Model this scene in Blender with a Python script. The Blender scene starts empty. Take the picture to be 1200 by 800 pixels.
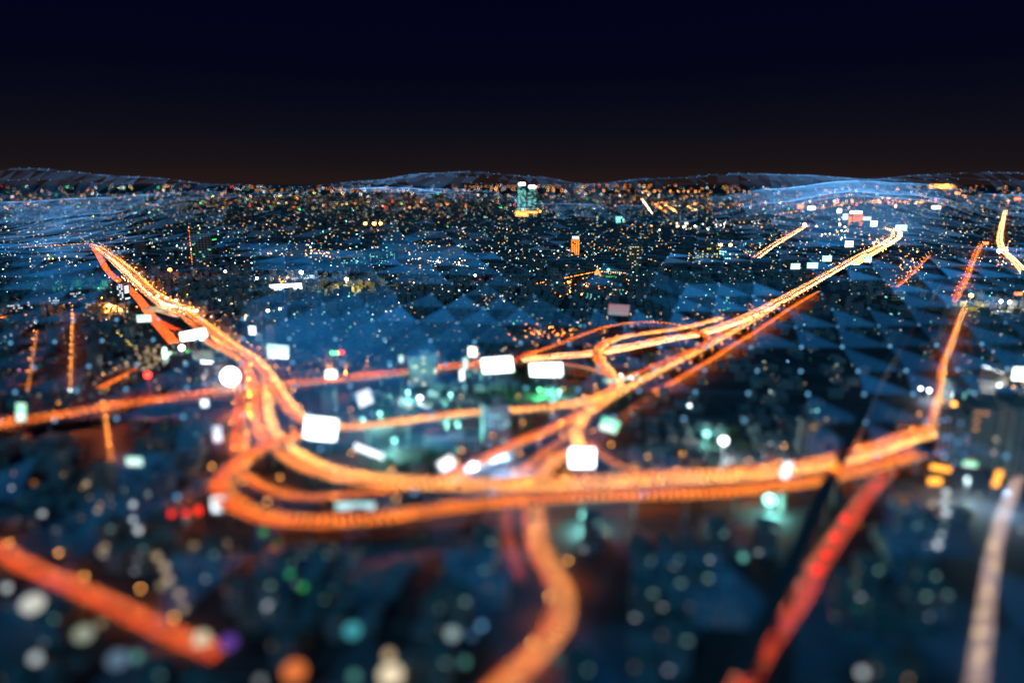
import bpy, math, random
import numpy as np
from mathutils import Vector, Matrix, noise

rnd = random.Random(11)
nrg = np.random.default_rng(5)
sc = bpy.context.scene
COL = sc.collection

# ------------------------------------------------------------------ camera, sky, added fill sun, exposure
H = 220.0                                   # eye height over the ground, metres
FPX = 833.0                                 # focal length in pixels of the 1200 px wide photograph
PITCH = math.atan((400 - 215) / FPX)
cam_data = bpy.data.cameras.new("camera")
cam = bpy.data.objects.new("camera", cam_data)
COL.objects.link(cam)
cam.location = (0, 0, H)
cam.rotation_euler = (math.pi / 2 - PITCH, 0, 0)
cam_data.sensor_fit = 'HORIZONTAL'
cam_data.sensor_width = 36.0
cam_data.lens = FPX / 1200 * 36.0
cam_data.clip_start = 1.0
cam_data.clip_end = 150000.0
cam_data.dof.use_dof = True                 # strong miniature style blur of everything near
FOCUS_Y = 314.0
cam_data.dof.focus_distance = FPX * H / (FOCUS_Y - 215.0)
APERTURE = 10.3
cam_data.dof.aperture_fstop = (cam_data.lens / 1000.0) / APERTURE
sc.camera = cam

world = bpy.data.worlds.new("World")
sc.world = world
world.use_nodes = True
wn = world.node_tree.nodes
wl = world.node_tree.links
for n in list(wn):
    wn.remove(n)
w_out = wn.new("ShaderNodeOutputWorld")
w_add = wn.new("ShaderNodeAddShader")
bg_sky = wn.new("ShaderNodeBackground")
bg_night = wn.new("ShaderNodeBackground")
sky = wn.new("ShaderNodeTexSky")
sky.sky_type = 'NISHITA'
sky.sun_disc = False
sky.sun_elevation = math.radians(-4.0)
sky.sun_rotation = math.radians(75.0)
bg_sky.inputs["Strength"].default_value = 0.002
tc = wn.new("ShaderNodeTexCoord")
sep = wn.new("ShaderNodeSeparateXYZ")
ramp = wn.new("ShaderNodeValToRGB")
wl.new(tc.outputs["Generated"], sep.inputs[0])
sky_noise = wn.new("ShaderNodeTexNoise")
sky_noise.inputs["Scale"].default_value = 2.2
sky_noise.inputs["Detail"].default_value = 4
sky_mul = wn.new("ShaderNodeMath")
sky_mul.operation = 'MULTIPLY_ADD'
sky_mul.inputs[1].default_value = -0.035
wl.new(tc.outputs["Generated"], sky_noise.inputs["Vector"])
wl.new(sky_noise.outputs["Fac"], sky_mul.inputs[0])
wl.new(sep.outputs["Z"], sky_mul.inputs[2])
sky_off = wn.new("ShaderNodeMath")
sky_off.operation = 'ADD'
sky_off.inputs[1].default_value = 0.0175
wl.new(sky_mul.outputs[0], sky_off.inputs[0])
wl.new(sky_off.outputs[0], ramp.inputs[0])
cr = ramp.color_ramp
cr.elements[0].position = 0.0
cr.elements[0].color = (0.0180, 0.0096, 0.0085, 1)
cr.elements[1].position = 1.0
cr.elements[1].color = (0.0004, 0.0007, 0.012, 1)
for p, c in ((0.03, (0.0090, 0.0064, 0.0085)), (0.075, (0.0036, 0.0040, 0.0090)), (0.14, (0.0012, 0.0016, 0.0085)), (0.25, (0.0005, 0.0008, 0.0105))):
    e = cr.elements.new(p)
    e.color = (*c, 1)
wl.new(sky.outputs[0], bg_sky.inputs["Color"])
wl.new(ramp.outputs[0], bg_night.inputs["Color"])
wl.new(bg_sky.outputs[0], w_add.inputs[0])
wl.new(bg_night.outputs[0], w_add.inputs[1])
wl.new(w_add.outputs[0], w_out.inputs["Surface"])

fill_sun_data = bpy.data.lights.new("fill_sun", 'SUN')  # added blue fill so the dark facades read; no moon is seen
fill_sun_data.energy = 0.62
fill_sun_data.color = (0.07, 0.44, 0.76)
fill_sun_data.angle = math.radians(3)
fill_sun = bpy.data.objects.new("fill_sun", fill_sun_data)
fill_sun.rotation_euler = (math.radians(48), 0, math.radians(-28))
COL.objects.link(fill_sun)

sc.view_settings.view_transform = 'Standard'
sc.view_settings.look = 'None'
sc.view_settings.exposure = 0.0
sc.view_settings.gamma = 1.0
sc.view_settings.use_curve_mapping = False
sc.render.engine = 'CYCLES'
cy = sc.cycles
cy.use_denoising = True
cy.denoiser = 'OPENIMAGEDENOISE'
cy.use_adaptive_sampling = False
cy.max_bounces = 3
cy.diffuse_bounces = 2
cy.glossy_bounces = 2
cy.transparent_max_bounces = 64
cy.sample_clamp_indirect = 2.0
cy.use_light_tree = True
cy.caustics_reflective = False
cy.caustics_refractive = False

# ------------------------------------------------------------------ ray helpers
CP, SP = math.cos(PITCH), math.sin(PITCH)
EYE = Vector((0, 0, H))


def ray(px, py):
    u, v = (px - 600.0) / FPX, (400.0 - py) / FPX
    return Vector((u, CP + v * SP, -SP + v * CP))


def P(px, py, z=0.0):
    r = ray(px, py)
    return EYE + r * ((z - H) / r.z)


def PD(px, py, d):
    return EYE + ray(px, py) * d


def depth_of(p):
    q = p - EYE
    return q.y * CP - q.z * SP


# ------------------------------------------------------------------ materials
def new_mat(name):
    m = bpy.data.materials.new(name)
    m.use_nodes = True
    nt = m.node_tree
    for n in list(nt.nodes):
        nt.nodes.remove(n)
    out = nt.nodes.new("ShaderNodeOutputMaterial")
    return m, nt, out


def surf(name, col, rough=0.8, var=0.25, scale=0.15, metal=0.0):
    m, nt, out = new_mat(name)
    b = nt.nodes.new("ShaderNodeBsdfPrincipled")
    b.inputs["Roughness"].default_value = rough
    b.inputs["Metallic"].default_value = metal
    g = nt.nodes.new("ShaderNodeNewGeometry")
    no = nt.nodes.new("ShaderNodeTexNoise")
    no.inputs["Scale"].default_value = scale
    no.inputs["Detail"].default_value = 5
    mx = nt.nodes.new("ShaderNodeMix")
    mx.data_type = 'RGBA'
    mx.inputs[6].default_value = (*[c * (1 - var) for c in col], 1)
    mx.inputs[7].default_value = (*[min(1, c * (1 + var)) for c in col], 1)
    nt.links.new(g.outputs["Position"], no.inputs["Vector"])
    nt.links.new(no.outputs["Fac"], mx.inputs[0])
    nt.links.new(mx.outputs[2], b.inputs["Base Color"])
    nt.links.new(b.outputs[0], out.inputs["Surface"])
    return m


def emit(name, col, strength, sampled=False):
    m, nt, out = new_mat(name)
    e = nt.nodes.new("ShaderNodeEmission")
    e.inputs["Color"].default_value = (*col, 1)
    e.inputs["Strength"].default_value = strength
    nt.links.new(e.outputs[0], out.inputs["Surface"])
    m.cycles.emission_sampling = 'FRONT_BACK' if sampled else 'NONE'
    return m


def glow_volume(name, col, strength):
    m, nt, out = new_mat(name)
    e = nt.nodes.new("ShaderNodeEmission")
    e.inputs["Color"].default_value = (*col, 1)
    e.inputs["Strength"].default_value = strength
    nt.links.new(e.outputs[0], out.inputs["Volume"])
    m.cycles.homogeneous_volume = True
    return m


def screen_mat(name, col, strength, tint=None, sampled=True, scale=0.12):
    """a lit advertising face: bands of two hues, both bright"""
    m, nt, out = new_mat(name)
    e = nt.nodes.new("ShaderNodeEmission")
    g = nt.nodes.new("ShaderNodeTexCoord")
    no = nt.nodes.new("ShaderNodeTexNoise")
    no.inputs["Scale"].default_value = scale
    no.inputs["Detail"].default_value = 2
    rp = nt.nodes.new("ShaderNodeValToRGB")
    rp.color_ramp.elements[0].position = 0.42
    rp.color_ramp.elements[1].position = 0.58
    rp.color_ramp.elements[0].color = (*col, 1)
    rp.color_ramp.elements[1].color = (*(tint or col), 1)
    nt.links.new(g.outputs["Object"], no.inputs["Vector"])
    nt.links.new(no.outputs["Fac"], rp.inputs[0])
    nt.links.new(rp.outputs[0], e.inputs["Color"])
    e.inputs["Strength"].default_value = strength
    nt.links.new(e.outputs[0], out.inputs["Surface"])
    m.cycles.emission_sampling = 'FRONT_BACK' if sampled else 'NONE'
    return m


def facade(name, col, lit=0.06, strength=2.0, cw=3.2, ch=3.3, warm=0.5):
    """wall with a grid of windows in wall metres (UV); some rooms are lit"""
    m, nt, out = new_mat(name)
    N, L = nt.nodes, nt.links
    uv = N.new("ShaderNodeUVMap")
    sp = N.new("ShaderNodeSeparateXYZ")
    L.new(uv.outputs[0], sp.inputs[0])

    def mth(op, a, b=None):
        n = N.new("ShaderNodeMath")
        n.operation = op
        for k, v in enumerate((a, b)):
            if v is None:
                continue
            if isinstance(v, (int, float)):
                n.inputs[k].default_value = v
            else:
                L.new(v, n.inputs[k])
        return n.outputs[0]
    u = mth('DIVIDE', sp.outputs[0], cw)
    v = mth('DIVIDE', sp.outputs[1], ch)
    fu, fv = mth('FRACT', u), mth('FRACT', v)
    iu, iv = mth('FLOOR', u), mth('FLOOR', v)
    win = mth('MULTIPLY', mth('MULTIPLY', mth('GREATER_THAN', fu, 0.2), mth('LESS_THAN', fu, 0.8)),
              mth('MULTIPLY', mth('GREATER_THAN', fv, 0.3), mth('LESS_THAN', fv, 0.8)))
    cmb = N.new("ShaderNodeCombineXYZ")
    L.new(iu, cmb.inputs[0])
    L.new(iv, cmb.inputs[1])
    wnz = N.new("ShaderNodeTexWhiteNoise")
    wnz.noise_dimensions = '2D'
    L.new(cmb.outputs[0], wnz.inputs["Vector"])
    s2 = N.new("ShaderNodeSeparateXYZ")
    L.new(wnz.outputs["Color"], s2.inputs[0])
    on = mth('LESS_THAN', s2.outputs[0], lit)
    cramp = N.new("ShaderNodeValToRGB")
    cramp.color_ramp.interpolation = 'CONSTANT'
    cramp.color_ramp.elements[0].color = (1.0, 0.55, 0.18, 1)
    cramp.color_ramp.elements[1].color = (0.55, 1.0, 0.85, 1)
    cramp.color_ramp.elements[1].position = warm
    e3 = cramp.color_ramp.elements.new(min(0.97, warm + 0.28))
    e3.color = (0.9, 0.95, 1.0, 1)
    L.new(s2.outputs[1], cramp.inputs[0])
    pw = mth('MULTIPLY', mth('MULTIPLY', win, on), mth('MULTIPLY', mth('ADD', s2.outputs[2], 0.15), strength))
    b = N.new("ShaderNodeBsdfPrincipled")
    b.inputs["Roughness"].default_value = 0.75
    g = N.new("ShaderNodeNewGeometry")
    no = N.new("ShaderNodeTexNoise")
    no.inputs["Scale"].default_value = 0.035
    L.new(g.outputs["Position"], no.inputs["Vector"])
    mx = N.new("ShaderNodeMix")
    mx.data_type = 'RGBA'
    mx.inputs[6].default_value = (*[c * 0.55 for c in col], 1)
    mx.inputs[7].default_value = (*[min(1, c * 1.4) for c in col], 1)
    L.new(no.outputs["Fac"], mx.inputs[0])
    mw = N.new("ShaderNodeMix")
    mw.data_type = 'RGBA'
    L.new(win, mw.inputs[0])
    L.new(mx.outputs[2], mw.inputs[6])
    mw.inputs[7].default_value = (0.03, 0.04, 0.05, 1)
    L.new(mw.outputs[2], b.inputs["Base Color"])
    L.new(cramp.outputs[0], b.inputs["Emission Color"])
    L.new(pw, b.inputs["Emission Strength"])
    L.new(b.outputs[0], out.inputs["Surface"])
    m.cycles.emission_sampling = 'NONE'
    return m


M = {}
M['ground'] = surf("ground_asphalt", (0.05, 0.055, 0.06), 0.9, 0.6, 0.02)
M['asphalt'] = surf("asphalt", (0.11, 0.105, 0.10), 0.85, 0.3, 0.2)
M['concrete'] = surf("concrete", (0.30, 0.29, 0.27), 0.85, 0.3, 0.3)
M['concrete_dark'] = surf("dark_concrete", (0.10, 0.10, 0.11), 0.85, 0.3, 0.3)
M['paint'] = surf("road_paint", (0.75, 0.75, 0.7), 0.7, 0.1, 1.0)
M['roof'] = surf("roof_concrete", (0.27, 0.29, 0.30), 0.9, 0.5, 0.06)
M['roof_rust'] = surf("rusty_roof_sheet", (0.26, 0.17, 0.13), 0.8, 0.5, 0.08)
M['roof_teal'] = surf("painted_roof_sheet", (0.14, 0.27, 0.28), 0.7, 0.4, 0.08)
M['metal'] = surf("grey_metal", (0.25, 0.26, 0.27), 0.5, 0.2, 1.0, 0.6)
M['dark_metal'] = surf("dark_metal", (0.06, 0.06, 0.065), 0.5, 0.2, 1.0, 0.4)
M['glass'] = surf("dark_window_glass", (0.02, 0.03, 0.035), 0.15, 0.2, 0.3)
M['tank'] = surf("steel_water_tank", (0.35, 0.36, 0.37), 0.4, 0.2, 0.6, 0.7)
M['leaf_a'] = surf("leaf_dark", (0.035, 0.075, 0.03), 0.7, 0.5, 0.9)
M['leaf_b'] = surf("leaf_mid", (0.05, 0.10, 0.035), 0.7, 0.5, 0.9)
M['bark'] = surf("bark", (0.09, 0.065, 0.045), 0.9, 0.3, 2.0)
M['wall_grey'] = surf("grey_render", (0.30, 0.32, 0.33), 0.85, 0.25, 0.08)
M['wall_pale'] = surf("pale_render", (0.45, 0.50, 0.50), 0.85, 0.2, 0.08)
M['wall_tan'] = surf("tan_render", (0.38, 0.29, 0.20), 0.85, 0.25, 0.08)
M['wall_dark'] = surf("dark_cladding", (0.11, 0.115, 0.125), 0.6, 0.3, 0.08)
M['wall_rust'] = surf("rust_cladding", (0.35, 0.14, 0.06), 0.7, 0.3, 0.08)
M['gold'] = surf("gilded_roof", (0.7, 0.42, 0.08), 0.4, 0.2, 0.5, 0.4)
M['car'] = surf("car_paint", (0.13, 0.125, 0.12), 0.45, 0.45, 0.25, 0.0)
M['car_glass'] = surf("car_glass", (0.06, 0.06, 0.065), 0.2, 0.1, 0.5)
M['head'] = emit("headlight_warm", (1.0, 0.33, 0.04), 9)
M['head_hot'] = emit("headlight_hot", (1.0, 0.62, 0.25), 34)
M['head_mid'] = emit("headlight_mid", (1.0, 0.50, 0.13), 20)
M['tail'] = emit("taillight_red", (1.0, 0.07, 0.006), 8)
M['sodium'] = emit("sodium_lamp", (1.0, 0.40, 0.08), 22)
FAC = [facade("facade_a", (0.36, 0.38, 0.39), 0.016, 1.3), facade("facade_b", (0.22, 0.25, 0.27), 0.010, 1.4, 3.6, 3.2, 0.35),
       facade("facade_c", (0.38, 0.33, 0.28), 0.016, 1.2, 2.8, 3.2, 0.65), facade("facade_d", (0.30, 0.35, 0.35), 0.022, 1.0, 4.0, 3.4, 0.3)]
FARF = [facade("far_facade_a", (0.16, 0.18, 0.20), 0.05, 3.0, 7, 6, 0.55), facade("far_facade_b", (0.12, 0.14, 0.17), 0.035, 3.0, 9, 7, 0.45),
        facade("far_facade_c", (0.18, 0.16, 0.15), 0.06, 3.0, 8, 6, 0.75)]
LC = {
    'amber': (1.0, 0.36, 0.06), 'orange': (1.0, 0.22, 0.02), 'warm': (1.0, 0.72, 0.42), 'white': (0.85, 0.95, 1.0),
    'teal': (0.30, 1.0, 0.85), 'green': (0.10, 1.0, 0.25), 'red': (1.0, 0.03, 0.02), 'pink': (1.0, 0.22, 0.55), 'blue': (0.2, 0.5, 1.0), 'yellow': (1.0, 0.75, 0.12),
    'cream': (0.85, 0.85, 0.75), 'olive': (0.62, 0.70, 0.52), 'deepteal': (0.10, 0.62, 0.72), 'pale': (0.55, 0.75, 0.75), 'creamwarm': (1.0, 0.82, 0.55), 'violet': (0.25, 0.10, 0.65), 'steel': (0.22, 0.35, 0.52), 'orangeglobe': (1.0, 0.24, 0.06)}


def light_mat(c, s):
    k = f"lamp_{c}_{s}"
    if k not in M:
        M[k] = emit(k, LC[c], s)
    return M[k]


# ------------------------------------------------------------------ mesh helpers
class MB:
    def __init__(self):
        self.v, self.f, self.mi, self.uv = [], [], [], []

    def face(self, vs, mi=0, uv=None):
        n = len(self.v)
        self.v.extend(vs)
        self.f.append(tuple(range(n, n + len(vs))))
        self.mi.append(mi)
        self.uv.append(uv)

    def poly(self, vs, fs, mi=0):
        n = len(self.v)
        self.v.extend(vs)
        for f in fs:
            self.f.append(tuple(n + i for i in f))
            self.mi.append(mi)
            self.uv.append(None)

    def box(self, c, s, yaw=0.0, mi=0, top=None, taper=1.0, uvo=None, bottom=True):
        """box with its base centre at c; top: material index of the top; uvo: wall uv offset"""
        cx, cy_, cz = c
        hx, hy, h = s[0] / 2, s[1] / 2, s[2]
        ca, sa = math.cos(yaw), math.sin(yaw)
        n = len(self.v)
        for z, t in ((0, 1.0), (h, taper)):
            for x, y in ((-hx, -hy), (hx, -hy), (hx, hy), (-hx, hy)):
                x, y = x * t, y * t
                self.v.append((cx + x * ca - y * sa, cy_ + x * sa + y * ca, cz + z))
        fs = [(0, 1, 5, 4), (1, 2, 6, 5), (2, 3, 7, 6), (3, 0, 4, 7), (4, 5, 6, 7)]
        if bottom:
            fs.append((3, 2, 1, 0))
        for k, f in enumerate(fs):
            self.f.append(tuple(n + i for i in f))
            self.mi.append(top if (k == 4 and top is not None) else mi)
            if uvo is not None and k < 4:
                w = s[0] if k % 2 == 0 else s[1]
                o = uvo + k * 37.0
                self.uv.append(((o, uvo * 1.7), (o + w, uvo * 1.7), (o + w, uvo * 1.7 + h), (o, uvo * 1.7 + h)))
            else:
                self.uv.append(None)

    def tube(self, a, b, r, n=6, r2=None, mi=0):
        a, b = Vector(a), Vector(b)
        d = (b - a).normalized()
        s = d.orthogonal().normalized()
        t = d.cross(s)
        r2 = r if r2 is None else r2
        k = len(self.v)
        for p, q in ((a, r), (b, r2)):
            for i in range(n):
                g = 2 * math.pi * i / n
                self.v.append(tuple(p + (s * math.cos(g) + t * math.sin(g)) * q))
        for i in range(n):
            j = (i + 1) % n
            self.f.append((k + i, k + j, k + n + j, k + n + i))
            self.mi.append(mi)
            self.uv.append(None)
        for f in (tuple(k + i for i in range(n - 1, -1, -1)), tuple(k + n + i for i in range(n))):
            self.f.append(f)
            self.mi.append(mi)
            self.uv.append(None)

    def ball(self, c, r, mi=0, seg=8, rings=5, sz=1.0):
        k = len(self.v)
        cx, cy_, cz = c
        self.v.append((cx, cy_, cz + r * sz))
        for i in range(1, rings):
            a = math.pi * i / rings
            for j in range(seg):
                b = 2 * math.pi * j / seg
                self.v.append((cx + r * math.sin(a) * math.cos(b), cy_ + r * math.sin(a) * math.sin(b), cz + r * sz * math.cos(a)))
        self.v.append((cx, cy_, cz - r * sz))
        last = len(self.v) - 1
        for j in range(seg):
            j2 = (j + 1) % seg
            self.f.append((k, k + 1 + j, k + 1 + j2))
            for i in range(rings - 2):
                a, b = k + 1 + i * seg, k + 1 + (i + 1) * seg
                self.f.append((a + j, b + j, b + j2, a + j2))
            a = k + 1 + (rings - 2) * seg
            self.f.append((last, a + j2, a + j))
        m = len(self.f) - len(self.mi)
        self.mi.extend([mi] * m)
        self.uv.extend([None] * m)

    def octa(self, c, r, mi=0):
        cx, cy_, cz = c
        self.poly([(cx + r, cy_, cz), (cx, cy_ + r, cz), (cx - r, cy_, cz), (cx, cy_ - r, cz), (cx, cy_, cz + r), (cx, cy_, cz - r)],
                  [(0, 1, 4), (1, 2, 4), (2, 3, 4), (3, 0, 4), (1, 0, 5), (2, 1, 5), (3, 2, 5), (0, 3, 5)], mi)

    def mesh(self, name, mats):
        me = bpy.data.meshes.new(name)
        me.from_pydata([tuple(v) for v in self.v], [], self.f)
        for m in (mats if isinstance(mats, (list, tuple)) else [mats]):
            me.materials.append(m)
        me.polygons.foreach_set("material_index", np.array(self.mi, dtype=np.int32))
        if any(u is not None for u in self.uv):
            lay = me.uv_layers.new(name="UVMap")
            arr = []
            for f, u in zip(self.f, self.uv):
                for i in range(len(f)):
                    arr.extend(u[i] if u is not None else (0.01, 0.01))
            lay.data.foreach_set("uv", np.array(arr, dtype=np.float32))
        me.update()
        return me

    def obj(self, name, mats, parent=None):
        return link(name, self.mesh(name, mats), parent)


def link(name, data, parent=None, loc=None, rz=None):
    o = bpy.data.objects.new(name, data)
    COL.objects.link(o)
    if parent is not None:
        o.parent = parent
    if loc is not None:
        o.location = loc
    if rz is not None:
        o.rotation_euler = (0, 0, rz)
    return o


def tag(o, label=None, cat=None, group=None, kind=None):
    if label:
        o["label"] = label
    if cat:
        o["category"] = cat
    if group:
        o["group"] = group
    if kind:
        o["kind"] = kind
    return o


def thing(name, label, cat, loc=(0, 0, 0), rz=0.0, group=None):
    o = link(name, None, None, loc, rz)
    o.empty_display_size = 1.0
    return tag(o, label, cat, group)


KIDS = {}


def copy_thing(root, loc, rz=None, scale=None, label=None):
    r = root.copy()
    COL.objects.link(r)
    r.location = loc
    if rz is not None:
        r.rotation_euler = (0, 0, rz)
    if scale is not None:
        r.scale = scale
    if label:
        r["label"] = label
    if root.name not in KIDS:
        KIDS[root.name] = list(root.children)
    for ch in KIDS[root.name]:
        c = ch.copy()
        COL.objects.link(c)
        c.parent = r
        if ch.name not in KIDS:
            KIDS[ch.name] = list(ch.children)
        for g in KIDS[ch.name]:
            d = g.copy()
            COL.objects.link(d)
            d.parent = c
    return r


# ------------------------------------------------------------------ ground
g = MB()
xs = [-70000, -12000, -3000, 0, 3000, 12000, 70000]
ys = [-3000, 0, 1500, 6000, 20000, 120000]
for a, b in zip(xs, xs[1:]):
    for c, d in zip(ys, ys[1:]):
        g.face([(a, c, 0), (b, c, 0), (b, d, 0), (a, d, 0)])
tag(g.obj("ground", M['ground']), "dark city ground between the blocks and roads", kind="structure")

# ------------------------------------------------------------------ roads
OCC = set()
CELL = 6.0


def occupy(p, r):
    k = int(r / CELL) + 1
    ix, iy = int(p[0] // CELL), int(p[1] // CELL)
    for i in range(-k, k + 1):
        for j in range(-k, k + 1):
            if (i * i + j * j) * CELL * CELL <= (r + CELL * 0.5) ** 2:
                OCC.add((ix + i, iy + j))


def free(x, y, w, d):
    hx, hy = int(w / 2 // CELL) + 1, int(d / 2 // CELL) + 1
    ix, iy = int(x // CELL), int(y // CELL)
    for i in range(-hx, hx + 1):
        for j in range(-hy, hy + 1):
            if (ix + i, iy + j) in OCC:
                return False
    return True


def smooth_line(pts, step=7.0):
    """Catmull-Rom through pts, resampled about every step metres"""
    out = []
    n = len(pts)
    for i in range(n - 1):
        p0, p1, p2, p3 = pts[max(i - 1, 0)], pts[i], pts[i + 1], pts[min(i + 2, n - 1)]
        # centripetal knots keep uneven spacing free of loops
        t0 = 0.0
        t1 = t0 + max((p1 - p0).length, 1e-3) ** 0.5
        t2 = t1 + max((p2 - p1).length, 1e-3) ** 0.5
        t3 = t2 + max((p3 - p2).length, 1e-3) ** 0.5
        k = max(2, int((p2 - p1).length / step))
        for j in range(k):
            t = t1 + (t2 - t1) * j / k
            a1 = p0 * ((t1 - t) / (t1 - t0)) + p1 * ((t - t0) / (t1 - t0)) if i > 0 else p1
            a2 = p1 * ((t2 - t) / (t2 - t1)) + p2 * ((t - t1) / (t2 - t1))
            a3 = p2 * ((t3 - t) / (t3 - t2)) + p3 * ((t - t2) / (t3 - t2)) if i < n - 2 else p2
            b1 = a1 * ((t2 - t) / (t2 - t0)) + a2 * ((t - t0) / (t2 - t0)) if i > 0 else a2
            b2 = a2 * ((t3 - t) / (t3 - t1)) + a3 * ((t - t1) / (t3 - t1)) if i < n - 2 else a2
            out.append(b1 * ((t2 - t) / (t2 - t1)) + b2 * ((t - t1) / (t2 - t1)))
    out.append(pts[-1].copy())
    # even steps
    res, acc = [out[0]], 0.0
    for a, b in zip(out, out[1:]):
        seg = (b - a).length
        while acc + seg >= step and seg > 1e-6:
            t = (step - acc) / seg
            a = a.lerp(b, t)
            res.append(a.copy())
            seg = (b - a).length
            acc = 0.0
        acc += seg
    if (res[-1] - out[-1]).length > 1.0:
        res.append(out[-1])
    return res


def normals_of(line):
    ns = []
    for i in range(len(line)):
        d = line[min(i + 1, len(line) - 1)] - line[max(i - 1, 0)]
        d.z = 0
        d.normalize()
        ns.append(Vector((d.y, -d.x, 0)))
    return ns


def sweep(mb, line, ns, prof, mi=0, caps=True):
    """closed cross-section prof [(offset, height)] swept along line"""
    k = len(mb.v)
    m = len(prof)
    for p, n in zip(line, ns):
        for o, z in prof:
            mb.v.append((p.x + n.x * o, p.y + n.y * o, p.z + z))
    c = 0
    for i in range(len(line) - 1):
        for j in range(m):
            j2 = (j + 1) % m
            mb.f.append((k + i * m + j, k + i * m + j2, k + (i + 1) * m + j2, k + (i + 1) * m + j))
            c += 1
    if caps:
        mb.f.append(tuple(k + j for j in range(m)))
        mb.f.append(tuple(k + (len(line) - 1) * m + j for j in range(m - 1, -1, -1)))
        c += 2
    mb.mi.extend([mi] * c)
    mb.uv.extend([None] * c)


# car template: bumper-to-bumper traffic is built of these
def car_template():
    b = MB()
    b.box((0, 0, 0.35), (1.8, 4.3, 0.6), 0, 0)
    b.box((0, -0.25, 0.95), (1.62, 2.3, 0.55), 0, 1, top=0, taper=0.78, bottom=False)
    for sx in (-1, 1):
        # wrap-round lamps: front face and outer flank
        x0, x1 = sx * 0.42, sx * 0.93
        b.face([(x0, 2.19, 0.5), (x1, 2.19, 0.5), (x1, 2.19, 0.92), (x0, 2.19, 0.92)], 2)
        b.face([(x1, 2.19, 0.5), (x1, 1.65, 0.5), (x1, 1.65, 0.92), (x1, 2.19, 0.92)], 2)
        b.face([(x0, 2.19, 0.925), (x1, 2.19, 0.925), (x1, 1.9, 0.985), (x0, 1.9, 0.985)], 2)
        b.face([(x0, -2.19, 0.55), (x1, -2.19, 0.55), (x1, -2.19, 0.92), (x0, -2.19, 0.92)], 3)
        b.face([(x1, -2.19, 0.55), (x1, -1.65, 0.55), (x1, -1.65, 0.92), (x1, -2.19, 0.92)], 3)
        b.face([(x0, -2.19, 0.925), (x1, -2.19, 0.925), (x1, -1.9, 0.985), (x0, -1.9, 0.985)], 3)
    assert all(len(f) == 4 for f in b.f)
    return np.array(b.v, dtype=np.float32), np.array(b.f, dtype=np.int32), np.array(b.mi, dtype=np.int32)


CAR_V, CAR_F, CAR_M = car_template()


def build_traffic(label, poses, head, tail):
    n = len(poses)
    if not n:
        return
    ps = np.array(poses, dtype=np.float32)      # x y z heading scale
    c, s = np.cos(ps[:, 3]), np.sin(ps[:, 3])
    V = CAR_V[None] * ps[:, 4][:, None, None]
    X = ps[:, 0][:, None] + V[..., 0] * c[:, None] - V[..., 1] * s[:, None]
    Y = ps[:, 1][:, None] + V[..., 0] * s[:, None] + V[..., 1] * c[:, None]
    Z = ps[:, 2][:, None] + V[..., 2]
    co = np.stack([X, Y, Z], -1).reshape(-1, 3)
    fc = (CAR_F[None] + (np.arange(n) * len(CAR_V))[:, None, None]).reshape(-1, 4)
    me = bpy.data.meshes.new("traffic")
    me.vertices.add(len(co))
    me.vertices.foreach_set("co", co.ravel())
    me.loops.add(fc.size)
    me.loops.foreach_set("vertex_index", fc.ravel().astype(np.int32))
    me.polygons.add(len(fc))
    me.polygons.foreach_set("loop_start", np.arange(0, fc.size, 4, dtype=np.int32))
    me.polygons.foreach_set("loop_total", np.full(len(fc), 4, dtype=np.int32))
    for m in (M['car'], M['car_glass'], head, tail):
        me.materials.append(m)
    me.polygons.foreach_set("material_index", np.tile(CAR_M, n))
    me.update()
    tag(link("traffic", me), label, "traffic", kind="stuff")


LAMPS = []          # (x, y, z, heading, energy, arm)
PIER = {}


def pier_mesh(h, w):
    k = (round(h, 0), round(w, 0))
    if k not in PIER:
        b = MB()
        b.box((0, 0, 0), (2.2, 2.0, h - 1.6), 0, 0)
        b.box((0, 0, h - 1.6), (min(w * 0.55, 9), 2.4, 1.58), 0, 0)
        PIER[k] = b.mesh("pier", M['concrete'])
    return PIER[k]


LAMP_GAP, LAMP_POW = 1.1, 5.2


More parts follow.
